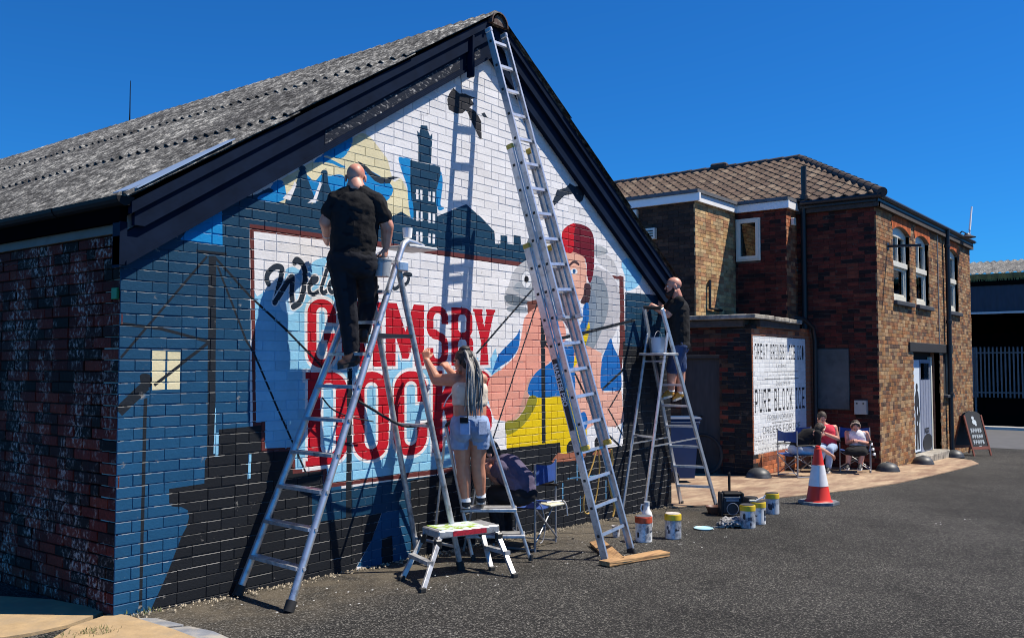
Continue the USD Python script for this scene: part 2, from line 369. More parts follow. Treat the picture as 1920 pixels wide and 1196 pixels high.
lay(wpoly([(770, 900), (835, 888), (922, 842), (949, 839), (1050, 828), (1052, 848), (1098, 845), (1110, 842), (1168, 832), (1168, 640), (1175, 600), (1185, 640), (1262, 640), (1262, 960), (770, 1060)]), BLACK)
# painted writing
for q, wd in (([(503, 532), (500, 522), (504, 510), (517, 500), (528, 503), (527, 518), (521, 544), (515, 567)], 8.6), ([(515, 567), (530, 543), (546, 519), (548, 529), (547, 549), (549, 570)], 8.4),
              ([(550, 575), (563, 565), (570, 538), (572, 514), (567, 496), (557, 487), (552, 493)], 8.8), ([(581, 534), (592, 527), (594, 521), (588, 520), (580, 533), (580, 547), (588, 552), (601, 544)], 6.4),
              ([(615, 498), (606, 528), (602, 543), (607, 549), (617, 542)], 6.2), ([(627, 528), (620, 529), (617, 540), (622, 548), (632, 542)], 6.4), ([(643, 530), (636, 535), (637, 546), (645, 545), (648, 534), (643, 530), (655, 533)], 6),
              ([(657, 545), (661, 524), (659, 545), (669, 524), (669, 545), (679, 526), (680, 541), (690, 538)], 5.6), ([(692, 536), (701, 528), (701, 521), (694, 524), (690, 536), (696, 545), (708, 538)], 5.8),
              ([(745, 492), (737, 520), (736, 538), (742, 541), (749, 535)], 5.6), ([(735, 507), (752, 506)], 4.2), ([(760, 513), (753, 520), (754, 532), (762, 532), (766, 521), (760, 513), (770, 515)], 5.6)):
    lay(sline(q, wd * 1.3 + 5), WHITE); lay(sline(q, wd * 1.3), INK)
def word(boxes):
    for ch, q in boxes: lay(placed(ch, q).buffer(.028, join_style=2), WHITE)
    for ch, q in boxes: lay(placed(ch, q), RED)
def lbox(ch, x0, x1, t0, t1, b0, b1): return ch, [(x0, t0), (x1, t1), (x1, b1), (x0, b0)]
word([lbox('G', 576, 630, 559, 562.5, 690, 688.5), lbox('R', 641, 690, 563, 566, 688, 687), lbox('I', 697, 717, 566, 567, 687, 687), lbox('M', 723, 795, 567, 572, 686.5, 686),
      lbox('S', 800, 840, 573, 575, 686, 685.5), lbox('B', 846, 887, 576, 578, 685.5, 684.5), lbox('Y', 889, 926, 579, 580.5, 684.5, 684)])
word([lbox('D', 577, 652, 698, 697, 876, 866), lbox('O', 662, 729, 697, 696, 865, 858), lbox('C', 738, 801, 696, 695, 857, 850), lbox('K', 811, 866, 695, 694.5, 849, 842), lbox('S', 872, 922, 694.5, 694, 841, 831)])
# fish and woman
lay(cpoly([(1112, 508), (1130, 505), (1150, 520), (1161, 548), (1163, 585), (1158, 612), (1145, 640), (1125, 668), (1108, 670), (1100, 600)]), (.55, .53, .54))
lay(cpoly([(1104, 530), (1112, 517), (1127, 521), (1137, 540), (1141, 566), (1137, 594), (1127, 622), (1113, 652), (1098, 662), (1096, 600)]), GREY2)
lay(cpoly([(1100, 560), (1112, 545), (1118, 570), (1114, 610), (1102, 645), (1092, 650), (1092, 600)]), (.20, .25, .31))
lay(cpoly([(1113, 462), (1128, 462), (1140, 472), (1126, 480), (1114, 478)]), (.40, .42, .43))
lay(cpoly([(1118, 484), (1136, 478), (1150, 490), (1160, 515), (1148, 512), (1130, 500)]), (.58, .57, .57))
lay(cpoly([(945, 562), (947, 550), (953, 536), (960, 514), (970, 500), (985, 489), (1010, 478), (1030, 500), (1034, 560), (1000, 568), (965, 574), (950, 574)]), GREY1)
lay(cpoly([(962, 540), (975, 528), (1000, 540), (1030, 545), (1030, 565), (1000, 562), (970, 548)], 4), (.34, .37, .40))
lay(cpoly([(946, 555), (958, 552), (972, 556), (987, 563), (1003, 567), (985, 572), (965, 573), (950, 567)]), GREY3)
lay(cpoly([(950, 577), (962, 574), (985, 576), (990, 586), (967, 586), (952, 583)]), GREY2)
lay(cpoly([(985, 462), (998, 436), (1014, 440), (1022, 480), (1018, 505), (1000, 516), (992, 505), (992, 488), (984, 478)]), GREY3)
for rx, ry, c in ((10, 17, (.25, .27, .3)), (9, 15.5, (.8, .8, .8)), (4.2, 6.5, BLACK)):
    lay(cpoly([(987 + rx * math.cos(a), 524 + ry * math.sin(a)) for a in np.arange(8) * math.pi / 4], 4), c)
lay(wpoly([(988, 566), (1004, 562), (1030, 566), (1045, 600), (1030, 640), (1010, 590), (990, 594)]), (.16, .055, .04))
pinkp = cpoly([(986, 592), (980, 612), (975, 642), (965, 668), (942, 690), (922, 704), (914, 722), (914, 743), (920, 766), (928, 786), (948, 790), (968, 785), (984, 764), (992, 740), (1000, 705), (1030, 680), (1056, 650), (1060, 615), (1040, 585), (1010, 575)], 4)
lay(pinkp, PINK)
lay(cpoly([(990, 745), (984, 764), (968, 785), (955, 790), (972, 770), (980, 745), (990, 715), (1000, 700)], 4), (.62, .33, .24))
lay(cpoly([(974, 617), (969, 628), (953, 645), (935, 665), (926, 688), (922, 702), (932, 691), (955, 676), (970, 656), (974, 640)], 4), ROYAL)
lay(cpoly([(990, 738), (993, 716), (1008, 695), (1026, 684), (1042, 670), (1060, 640), (1080, 655), (1085, 700), (1075, 740), (1058, 746), (1030, 747), (1006, 744)], 4), ROYAL)
lay(wpoly([(927, 786), (950, 790), (950, 842), (918, 845), (910, 830)]), WHITE)
lay(wpoly([(949, 813), (1005, 745), (1060, 742), (1063, 720), (1078, 740), (1092, 790), (1100, 805), (1100, 848), (1052, 852), (1050, 829), (949, 840)]), YEL)
lay(cpoly([(949, 790), (968, 786), (984, 765), (992, 743), (1006, 744), (1003, 763), (984, 793), (964, 810), (949, 814)], 4), OLIVE)
lay(wpoly([(1075, 640), (1105, 650), (1128, 662), (1128, 690), (1132, 735), (1165, 733), (1170, 790), (1150, 802), (1120, 792), (1098, 805), (1080, 760)]), (.76, .40, .30))
lay(cpoly([(1060, 472), (1076, 470), (1092, 478), (1098, 496), (1100, 520), (1097, 545), (1090, 560), (1076, 566), (1060, 566), (1050, 550), (1045, 510), (1050, 482)], 4), PEACH)
lay(cpoly([(1096, 532), (1107, 535), (1106, 560), (1100, 570), (1088, 567), (1094, 552)], 4), HAIR)
lay(cpoly([(1053, 440), (1061, 426), (1078, 419), (1100, 425), (1111, 438), (1114, 463), (1113, 508), (1107, 530), (1101, 520), (1097, 486), (1076, 473), (1058, 471)], 4), HATD)
lay(cpoly([(1053, 440), (1061, 426), (1078, 419), (1076, 440), (1074, 472), (1058, 471)], 4), HATR)
lay(sline([(1068, 497), (1076, 491), (1085, 496)], 5), HAIR)
lay(cpoly([(1069, 508), (1076, 503), (1082, 507), (1081, 513), (1072, 514)], 3), WHITE); lay(cpoly([(1074, 505), (1079, 506), (1078, 512), (1074, 512)], 3), (.02, .10, .25))
lay(sline([(1048, 552), (1055, 548), (1062, 551)], 5), (.3, .02, .03))
lay(wpoly([(1050, 575), (1062, 570), (1078, 580), (1090, 620), (1086, 645), (1070, 625), (1055, 600)]), (.10, .08, .12))
lay(cpoly([(1094, 574), (1103, 569), (1104, 598), (1098, 613), (1084, 650), (1075, 660), (1080, 625), (1092, 600)], 4), ROYAL)
lay(wpoly([(1098, 622), (1104, 602), (1106, 614), (1100, 640), (1090, 670), (1075, 690), (1080, 655)]), YEL)
lay(cpoly([(1145, 634), (1150, 650), (1160, 670), (1163, 690), (1164, 728), (1140, 732), (1126, 726), (1128, 678), (1135, 656)], 4), ROYAL)
lay(cpoly([(1085, 780), (1096, 772), (1102, 790), (1096, 808), (1086, 804)], 4), ROYAL)
lay(wpoly([(1104, 806), (1150, 800), (1168, 806), (1166, 836), (1110, 842)]), WHITE)
# sea and sky to the right of the sign
lay(wpoly([(1172, 548), (1262, 556), (1262, 655), (1172, 648)]), NAVY)
lay(cpoly([(1165, 494), (1180, 484), (1203, 505), (1198, 534), (1174, 545), (1172, 520)], 4), LIGHT)
lay(wpoly([(1161, 516), (1169, 519), (1172, 640), (1164, 640)]), MAROON)
# figures and dripped paint along the black quay
for c, rx, ry in (((1072, 842), 10, 17), ((1122, 832), 8, 14)):
    lay(cpoly([(c[0] + rx * math.cos(a), c[1] + ry * math.sin(a)) for a in np.arange(8) * math.pi / 4], 3), BLACK)
lay(cpoly([(1036, 862), (1046, 850), (1060, 850), (1094, 846), (1092, 860), (1040, 866)], 3), (.33, .12, .07))
lay(cpoly([(1118, 845), (1142, 842), (1142, 850), (1112, 853)], 3), (.33, .12, .07))
for x, y0, y1, wd in ((1041, 864, 905, 9), (1082, 862, 900, 3), (1098, 895, 930, 4), (1137, 850, 892, 7), (1055, 905, 935, 4), (1136, 900, 935, 3), (1088, 930, 960, 2.5)):
    lay(wline([(x, y0), (x, y1)], wd), (.09, .25, .42))
lay(wline([(1064, 897), (1138, 889)], 2.5), (.09, .25, .42))
# painted masts and ropes
for pts, wd in (([(388, 481), (226, 671)], 5), ([(368, 471), (425, 477)], 5.5), ([(404, 484), (470, 557), (537, 619), (606, 690)], 4.6), ([(407, 497), (462, 640), (475, 660), (517, 758), (576, 892)], 4.4),
                ([(226, 607), (300, 616), (390, 640)], 6), ([(394, 640), (289, 721)], 6.5), ([(274, 722), (222, 772)], 21), ([(1000, 541), (893, 663)], 4.2), ([(1013, 552), (1000, 590), (939, 778), (922, 828)], 3.8),
                ([(1013, 643), (1079, 628), (1191, 600)], 6.2), ([(1022, 645), (1055, 682)], 4), ([(1070, 628), (1092, 664)], 4), ([(1172, 690), (1130, 729)], 5), ([(1164, 728), (1142, 766)], 3.6), ([(1140, 766), (1168, 817)], 3.6), ([(1078, 700), (1125, 800), (1166, 840)], 5)):
    lay(wline(pts, wd), MAST)
lay(cpoly([(262, 704), (274, 700), (284, 706), (285, 722), (268, 728)], 3), MAST)
lay(wpoly([(391, 480), (405, 480), (404, 750), (400, 853), (388, 855)]), MAST)
lay(wpoly([(269, 748), (276, 745), (266, 1140), (260, 1142)]), MAST)
lay(wpoly([(651, 690), (660, 690), (659, 970), (648, 972)]), MAST)
lay(wpoly([(1013, 560), (1021, 560), (1023, 830), (1016, 831)]), MAST)
lay(wpoly([(285, 657), (310, 658), (309, 730), (285, 731)]), CREAM); lay(wpoly([(314, 659), (338, 660), (337, 730), (313, 730)]), CREAM)
lay(wline([(289, 722), (340, 683)], 6), MAST)
# gulls, one of them unfinished
lay(wpoly([(670, 302), (684, 309), (698, 323), (711, 331), (722, 334), (736, 331), (751, 333), (734, 337), (731, 344), (714, 345), (703, 340), (688, 325)]), INK)
lay(wpoly([(850, 165), (861, 176), (872, 176), (880, 180), (892, 184), (883, 187), (889, 196), (880, 202), (891, 209), (897, 218), (902, 228), (903, 261), (899, 261), (889, 239), (874, 206.5), (867, 213), (856, 214), (841, 206), (838, 187), (842, 176)]), (.030, .030, .034))
lay(wpoly([(902, 214), (908, 211), (914, 221), (907, 220)]), INK); lay(wline([(863, 135), (866, 177)], 2), INK)
lay(wpoly([(1036, 378), (1044, 357), (1061, 352), (1068, 344), (1078, 350), (1100, 346), (1097, 360), (1092, 376), (1086, 381), (1079, 373), (1074, 364), (1058, 367), (1039, 386)]), INK)

def flatten(layers_, clip):
    """the visible part of every layer"""
    top, out = None, []
    for g, c in reversed(layers_):
        g = g.intersection(clip).buffer(0)
        v = g if top is None else g.difference(top)
        top = g if top is None else top.union(g)
        for p in getattr(v, 'geoms', [v]):
            if p.geom_type == 'Polygon' and p.area > 1e-6: out.append((p.simplify(.0008), c))
    return out
mural = flatten(layers, outline)

class Paint:
    """finds the paint at places on a wall and cuts rectangles along the paint's edges"""
    def __init__(s, regions):
        s.g = [r[0] for r in regions]; s.c = [r[1] for r in regions]; s.t = shapely.STRtree(s.g)
    def at(s, x, z):
        p = Point(x, z); i = s.t.query(p, 'intersects')
        return s.c[i[0]] if len(i) else s.c[s.t.nearest(p)]
    def cut(s, r):
        i = s.t.query(r, 'intersects')
        if len(i) == 1: return [(r, s.c[i[0]])]
        o = []
        for k in i:
            v = s.g[k].intersection(r)
            for p in getattr(v, 'geoms', [v]):
                if p.geom_type == 'Polygon' and p.area > 1e-7: o.append((p, s.c[k]))
        return o or [(r, s.at(*r.centroid.coords[0]))]
# ------------------------------------------------------------------ brickwork
CH, BL, BH, JT = .075, .215, .0688, .0052
def courses(x0, x1, z0, z1, seed, stretch_every=3, joint=JT):
    """Flemish garden wall bond: (course, x0, x1, z0, z1) of every brick in a rectangle"""
    r = random.Random(seed); out = []; k0 = int(math.floor(z0 / CH)); k1 = int(math.ceil(z1 / CH))
    for k in range(k0, k1):
        zb = k * CH; x = x0 - joint / 2; i = 0
        j = r.randint(0, stretch_every)
        first = .1125 if k % 2 else .225
        while x < x1 - .03:
            L = first if i == 0 else (.1125 if (i + j) % (stretch_every + 1) == 0 else .225)
            a, b = x + joint / 4, min(x + L, x1 + joint / 2) - joint / 4
            if x1 - (b + joint) < .05: b = x1
            out.append((k, a, b, zb, zb + BH)); x = b + joint / 2; i += 1
    return out

_dr = random.Random(2)
def dust_glint(c, k=None):  # lightens a colour: ledge dust together with a painted sunlit highlight
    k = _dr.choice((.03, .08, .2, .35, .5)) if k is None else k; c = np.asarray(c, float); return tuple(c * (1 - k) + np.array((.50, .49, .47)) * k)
def brick_into(mb, rect, T, proud, col=None, paint=None, ch=.004, deep=.012, rng=None, jit=.0022):
    """one brick: T(u, v, w) places wall coordinates, w out of the wall; chamfered, with its joint faces; colour one or cut along the paint"""
    u0, u1, v0, v1 = rect
    if rng is not None:
        u0 += rng.uniform(-jit, jit); u1 += rng.uniform(-jit, jit); v0 += rng.uniform(-jit, jit); v1 += rng.uniform(-jit, jit)
    tilt = rng.uniform(-.006, .006) if rng is not None else 0.0; um, T0 = (u0 + u1) / 2, T
    T = lambda u, v, w: T0(u, v + (u - um) * tilt, w)
    a0, a1, b0, b1 = u0 + ch, u1 - ch, v0 + ch, v1 - ch
    if paint is None: pieces, cs = None, None
    else:
        tone = rng.choice((.90, .95, .98, 1.0, 1.03)) if rng is not None else 1.0
        pieces = [(g, tuple(min(x * tone, .9) for x in c_)) for g, c_ in paint.cut(sbox(u0, v0, u1, v1))]
    if pieces is None or len(pieces) == 1:
        c = col if pieces is None else pieces[0][1]
        P = [(a0, b0, proud), (a1, b0, proud), (a1, b1, proud), (a0, b1, proud), (u0, v0, proud - ch), (u1, v0, proud - ch), (u1, v1, proud - ch), (u0, v1, proud - ch),
             (u0, v0, -deep), (u1, v0, -deep), (u1, v1, -deep), (u0, v1, -deep)]
        f = [[0, 1, 2, 3]] + [[4 + i, 4 + (i + 1) % 4, (i + 1) % 4, i] for i in range(4)] + [[8 + i, 8 + (i + 1) % 4, 4 + (i + 1) % 4, 4 + i] for i in range(4)]
        mb.add([T(*p) for p in P], f[:3] + f[4:7] + f[8:], c)
        mb.add([T(*P[k]) for k in (2, 3, 6, 7, 10, 11)], [[2, 3, 1, 0], [4, 5, 3, 2]], dust_glint(c) if paint is not None else c); return  # top chamfer carries the dust and sun glint in its colour
    r = sbox(a0, b0, a1, b1)
    for g, c in pieces:
        v = g.intersection(r)
        for p in getattr(v, 'geoms', [v]):
            if p.geom_type == 'Polygon' and p.area > 1e-7: mb.flat(p, lambda x, y: T(x, y, proud), c)
    def edge(i0, i1, o0, o1, n):
        for k in range(n):
            s, t = k / n, (k + 1) / n
            L = lambda p, q, m: (p[0] + (q[0] - p[0]) * m, p[1] + (q[1] - p[1]) * m)
            A0, A1, O0, O1 = L(i0, i1, s), L(i0, i1, t), L(o0, o1, s), L(o0, o1, t)
            c = paint.at((A0[0] + A1[0]) / 2, (A0[1] + A1[1]) / 2)
            if i0[1] == b1 and i1[1] == b1: c = dust_glint(c)
            mb.add([T(*O0, proud - ch), T(*O1, proud - ch), T(*A1, proud), T(*A0, proud), T(*O0, -deep), T(*O1, -deep)], [[0, 1, 2, 3], [4, 5, 1, 0]], c)
    I = [(a0, b0), (a1, b0), (a1, b1), (a0, b1)]; O = [(u0, v0), (u1, v0), (u1, v1), (u0, v1)]
    for i in range(4): edge(I[i], I[(i + 1) % 4], O[i], O[(i + 1) % 4], 5 if i % 2 == 0 else 2)

def lay_bricks(parent, bricks, T, material, single, view=None, col=None, paint=None, seed=0, proud=(.000, .003), name='brick', rest='brickwork', deep=.012, ch=.004, skip=None):
    """builds the bricks of one wall under their wall mesh: the 'single' largest in view as prims of their own, the others joined"""
    rng = random.Random(seed); rest_mb = MB()
    order = sorted(range(len(bricks)), key=lambda i: np.linalg.norm(np.array(T((bricks[i][1] + bricks[i][2]) / 2, bricks[i][3], 0)) - CAM) + (0 if view is None or view(bricks[i]) else 1e3))
    alone = set(order[:single])
    for i, b in enumerate(bricks):
        mb = MB() if i in alone else rest_mb
        c = col(rng, b) if col else None
        brick_into(mb, b[1:5], T, rng.uniform(*proud), c, paint, rng=rng, deep=deep, ch=ch)
        if i in alone: mb.build(name, material, parent, paint=True)
    if rest_mb.V: rest_mb.build(rest, material, parent, paint=True, kind='stuff')
# ------------------------------------------------------------------ ground
asphalt = usdkit.material(stage, '/World/Looks/asphalt', {
    'pos': ('geometry', {}), 'sep': ('separate_xyz', {}),
    'v': ('voronoi_texture', {'scale': 120.0}), 'vr': ('rgb_ramp', {'ramp': [(.15, (.010, .010, .0095)), (.42, (.018, .0175, .0165)), (.62, (.030, .029, .027)), (.74, (.066, .063, .058)), (.88, (.19, .18, .16))]}),
    'n': ('noise_texture', {'scale': 1.1, 'detail': 9, 'roughness': .65}), 'nr': ('rgb_ramp', {'ramp': [(.30, (.62,) * 3), (.48, (.95,) * 3), (.70, (1.18,) * 3)]}),
    'mu': ('mix_color', {'blend_type': 'multiply', 'fac': 1.0}),
    'd': ('map_range', {'from_min': -1.15, 'from_max': -.25, 'to_min': 0, 'to_max': .62, 'clamp': True}),
    'n2': ('noise_texture', {'scale': 2.6, 'detail': 8, 'roughness': .7}), 'n2r': ('rgb_ramp', {'ramp': [(.34, (0,) * 3), (.58, (1,) * 3)]}), 'dm': ('math', {'math_type': 'multiply'}),
    'xr': ('map_range', {'from_min': 8.5, 'from_max': 7.0, 'to_min': 0, 'to_max': 1, 'clamp': True}), 'dm2': ('math', {'math_type': 'multiply'}), 'xl': ('map_range', {'from_min': -.15, 'from_max': .3, 'to_min': 0, 'to_max': 1, 'clamp': True}), 'dm3': ('math', {'math_type': 'multiply'}), 'nb': ('noise_texture', {'scale': .33, 'detail': 4}), 'nbr': ('rgb_ramp', {'ramp': [(.38, (.74,) * 3), (.5, (1.0,) * 3), (.62, (1.12,) * 3)]}), 'mb': ('mix_color', {'blend_type': 'multiply', 'fac': 1.0}),
    'sand': ('mix_color', {'b': (.125, .104, .075)}),
    'vc': ('voronoi_texture', {'scale': .55, 'feature': 'distance_to_edge'}), 'nd': ('noise_texture', {'scale': 3, 'detail': 6}), 'va': ('vector_math', {'math_type': 'add'}),
    'cr': ('rgb_ramp', {'ramp': [(.0, (.35,) * 3), (.004, (1,) * 3)]}), 'mc': ('mix_color', {'blend_type': 'multiply', 'fac': .7}),
    'n3': ('noise_texture', {'scale': 160, 'detail': 4, 'roughness': .7}), 'b': ('bump', {'distance': .004, 'strength': 1.0}),
    'p': ('principled_bsdf', {'roughness': .9, 'specular_ior_level': .16})},
    [('pos.position', 'v.vector'), ('pos.position', 'n.vector'), ('pos.position', 'n2.vector'), ('pos.position', 'n3.vector'), ('pos.position', 'sep.vector'), ('v.color', 'vr.fac'), ('vr.color', 'mu.a'), ('n.fac', 'nr.fac'), ('nr.color', 'mu.b'),
     ('sep.y', 'd.value'), ('n2.fac', 'n2r.fac'), ('d.result', 'dm.value1'), ('n2r.color', 'dm.value2'), ('sep.x', 'xr.value'), ('dm.value', 'dm2.value1'), ('xr.result', 'dm2.value2'), ('sep.x', 'xl.value'), ('dm2.value', 'dm3.value1'), ('xl.result', 'dm3.value2'), ('dm3.value', 'sand.fac'), ('mu.result', 'sand.a'),
     ('pos.position', 'va.vector1'), ('nd.color', 'va.vector2'), ('va.vector', 'vc.vector'), ('vc.distance', 'cr.fac'), ('cr.color', 'mc.b'), ('pos.position', 'nb.vector'), ('nb.fac', 'nbr.fac'), ('sand.result', 'mb.a'), ('nbr.color', 'mb.b'), ('mb.result', 'mc.a'),
     ('mc.result', 'p.base_color'), ('n3.fac', 'b.height'), ('b.normal', 'p.normal')], surface='p.BSDF')
gx = np.r_[-600, -200, -60, -20, -10, np.arange(-7, 24, .16), 26, 30, 36, 46, 80, 200, 900]; gy = np.r_[-600, -200, -60, -25, -14, np.arange(-9, 6, .16), 8, 12, 20, 40, 90, 300, 900]
GX, GY = np.meshgrid(gx, gy, indexing='ij'); GZ = FALL * np.clip(GX, -7, 46)
near = (GX > -7) & (GX < 24) & (GY > -9) & (GY < 6)
GZ = GZ - .006 + np.where(near, (meshkit.fbm(np.stack([GX * .9, GY * .9, 0 * GX], -1), 3, 4) - .5) * .016, 0)
nx, ny = GX.shape; idx = np.arange(nx * ny).reshape(nx, ny)
gf = np.stack([idx[:-1, :-1], idx[1:, :-1], idx[1:, 1:], idx[:-1, 1:]], -1).reshape(-1, 4)
MB().add(np.stack([GX, GY, GZ], -1).reshape(-1, 3), gf).build('yard_ground', asphalt, smooth=True, kind='structure')

conc = mat('paving_concrete', (.36, .26, .165), .9, var=.35, scale=5, bump=.004, bscale=70, dark=(.20, .12, .075), dscale=2.2, damt=.45, stretch=(.5, 1.6, 1))
def slab(pts, name, m, h=.012, top=.008, kind='structure', parent=None, taper=.0):
    g = Polygon([(p[0], p[1]) for p in pts]).buffer(0)
    t = trimesh.creation.extrude_polygon(g.segmentize(.6), h + .05, engine='earcut')
    v = np.array(t.vertices); v[:, 2] = v[:, 2] - h - .05 + top + FALL * v[:, 0]
    return MB().add(v, t.faces).build(name, m, parent, kind=kind)
edge = [onG(*p) for p in ((1258, 951), (1345, 946), (1440, 935), (1520, 927), (1600, 918), (1680, 906), (1750, 891), (1800, 879), (1835, 869), (1822, 863), (1800, 860))]
slab([(p[0], p[1]) for p in edge] + [(20.0, -.3), (20.0, 9), (7.58, 9), (7.58, -.03)], 'footpath', conc)
# worn stone slabs at the corner
sand = mat('sandstone', (.36, .25, .13), .9, var=.25, scale=7, bump=.006, bscale=25, dark=(.30, .22, .13), dscale=5, damt=.35)
slate = mat('slate_slab', (.17, .18, .20), .75, var=.3, scale=5, bump=.006, bscale=18, dark=(.34, .31, .26), dscale=4, damt=.35)
paving = thing('stone_paving', 'worn sandstone and slate slabs at the foot of the painted corner', 'paving', (0, 0, 0))
def pslab(px, name, m, up):
    pts = [onG(*p) for p in px]; c = sum(pts) / len(pts)
    g = Polygon([(p[0], p[1]) for p in pts]).buffer(-.02).buffer(.012).segmentize(.12); rr = random.Random(len(px) + int(px[0][0]))
    t = trimesh.creation.extrude_polygon(g, .05, engine='earcut'); v = np.array(t.vertices); v[:, 2] += up - .05 + FALL * v[:, 0] + (v[:, 1] - c[1]) * rr.uniform(-.02, .02)
    MB().add(v, t.faces).build(name, m, paving)
pslab([(-260, 1130), (-40, 1120), (100, 1128), (205, 1147), (128, 1175), (60, 1190), (-100, 1215), (-300, 1230)], 'sandstone_slab', sand, .018)
pslab([(132, 1178), (212, 1150), (246, 1158), (330, 1187), (395, 1215), (230, 1250), (60, 1225)], 'sandstone_slab', sand, .022)
pslab([(250, 1160), (296, 1161), (352, 1175), (300, 1180)], 'slate_slab', slate, .012)
pslab([(304, 1181), (355, 1176), (402, 1187), (440, 1205), (370, 1212)], 'slate_slab', slate, .016)
pslab([(-300, 1235), (-100, 1220), (55, 1228), (200, 1262), (-50, 1330)], 'slate_slab', slate, .012)

# ------------------------------------------------------------------ the building with the painted gable
wallpaint = paint_mat('wall_paint', .62, .0030, 45.0, .10, spec=.14, dirt=(.30, .28, .25), dirt_amt=.06, dirt_scale=9.0)
oldbrick = usdkit.material(stage, '/World/Looks/old_brick', {
    'pos': ('geometry', {}), 'at': ('attribute', {'attribute': 'paint'}), 'm': ('mapping', {'scale': (1, 1, .75)}),
    'a': ('noise_texture', {'scale': 34, 'detail': 9, 'roughness': .75}), 'ar': ('rgb_ramp', {'ramp': [(.51, (0,) * 3), (.57, (1,) * 3)]}),
    'c': ('noise_texture', {'scale': 3.2, 'detail': 6, 'roughness': .7}), 'cr': ('rgb_ramp', {'ramp': [(.46, (.0,) * 3), (.60, (1,) * 3)]}), 'mm': ('math', {'math_type': 'multiply'}),
    'n': ('noise_texture', {'scale': 50, 'detail': 8, 'roughness': .7}), 'nr': ('rgb_ramp', {'ramp': [(.3, (.45,) * 3), (.7, (1.1,) * 3)]}), 'mu': ('mix_color', {'blend_type': 'multiply', 'fac': 1.0}),
    'mx': ('mix_color', {'b': (.34, .265, .235)}), 'b': ('bump', {'distance': .008, 'strength': 1}), 'p': ('principled_bsdf', {'roughness': .9, 'specular_ior_level': .15})},
    [('pos.position', 'm.vector'), ('m.vector', 'a.vector'), ('a.fac', 'ar.fac'), ('m.vector', 'c.vector'), ('c.fac', 'cr.fac'), ('ar.color', 'mm.value1'), ('cr.color', 'mm.value2'), ('m.vector', 'n.vector'), ('n.fac', 'nr.fac'), ('at.color', 'mu.a'), ('nr.color', 'mu.b'),
     ('mm.value', 'mx.fac'), ('mu.result', 'mx.a'), ('mx.result', 'p.base_color'), ('a.fac', 'b.height'), ('b.normal', 'p.normal')], surface='p.BSDF')
navy = mat('navy_board_paint', (.0040, .0095, .025), .6, var=.35, scale=5, bump=.0015, bscale=30, dark=(.12, .13, .14), dscale=48, damt=-.06, spec=.06)
navy_peel = mat('navy_peeling_paint', (.004, .008, .018), .6, var=.25, scale=9, bump=.004, bscale=40, dark=(.55, .53, .51), dscale=24, damt=.12, stretch=(.8, 1, 1.8), spec=.2)
blackp = mat('black_plastic', (.008, .008, .009), .55, var=.2, scale=12, spec=.15)
cement = mat('lintel_concrete', (.115, .105, .092), .9, var=.25, scale=10, bump=.003, dark=(.1, .09, .075), dscale=5, damt=.3)
bld = thing('painted_building', 'single storey brick building whose gable end carries the big dockside mural', 'building')
side_c = [(.11, .016, .011), (.075, .012, .009), (.14, .024, .014), (.030, .009, .008), (.012, .007, .006)]

gab = MB()
for g, c in mural: gab.flat(g, lambda x, z: (x, .0038, z), tuple(np.array(c)))
back = MB(); back.col = (.1, .1, .1); back.prism(Polygon([(.02, -.5), (W - .02, -.5), (W - .02, ZE), (W / 2, ZA - .02), (.02, ZE)]), lambda x, z, w: (x, .02 + w, z), .2)
gab.merge(back)
gable = gab.build('gable_wall', wallpaint, bld, paint=True, label='gable wall painted with a dockside mural')
roof_z = lambda x: ZE + (ZA - ZE) * min(x, W - x) / (W / 2)
gb = [b for b in courses(0, W, -.30, ZA + .2, 11) if b[4] < roof_z(b[1]) + .22 and b[4] < roof_z(b[2]) + .22]
gb = [b for b in gb if b[3] > gz(b[1]) - .12]
def small_mottle(c): return c
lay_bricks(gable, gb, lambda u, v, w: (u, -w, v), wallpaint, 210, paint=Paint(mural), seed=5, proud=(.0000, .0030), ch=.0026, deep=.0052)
sw = MB().box((.16, 7.2, 1.0), (.28, 13.6, 3.2), col=(.022, .018, .016))
sidew = sw.build('side_wall', oldbrick, bld, paint=True, label='unpainted side wall with flaking whitewash')
sb = courses(.0, 3.4, -.15, 2.45, 21)
def side_col(r, b):
    c = np.array(r.choice(side_c[:5])); return tuple(c * r.uniform(.7, 1.2))
lay_bricks(sidew, sb, lambda u, v, w: (-w + .006, u + .002, v), oldbrick, 80, col=side_col, seed=6, proud=(.0, .006), ch=.005, deep=.012)
MB().box((.010, 6.9, 2.508), (.05, 13.8, .068)).build('lintel_band', cement, bld)
MB().cbox((-.005, .055, 2.08), (.02, .07, .075), .003).build('green_plate', mat('green_paint', (.01, .16, .05), .5), bld)
eb = MB(); eb.box((-.02, 6.9, 2.60), (.05, 13.9, .13)); eb.build('eaves_fascia', mat('tarred_fascia', (.003, .003, .0035), .9, spec=0.0), bld)
gut = MB(); prof = [(-.038 + .062 * math.cos(a), 2.70 + .062 * math.sin(a)) for a in np.linspace(math.pi, 2 * math.pi, 9)]; inn = [(-.038 + .056 * math.cos(a), 2.70 + .056 * math.sin(a)) for a in np.linspace(2 * math.pi, math.pi, 9)]
gut.prism(Polygon(prof + inn), lambda x, z, w: (x, -.10 + w, z), 13.8); gut.prism(Polygon(prof), lambda x, z, w: (x, -.105 + w, z), .012)
for y in np.arange(.75, 13, 1.5): gut.prism(Polygon([(-.038 + .067 * math.cos(a), 2.70 + .067 * math.sin(a)) for a in np.linspace(math.pi, 2 * math.pi, 9)]), lambda x, z, w, y=y: (x, y + w, z), .05)
gut.build('gutter', blackp, bld)
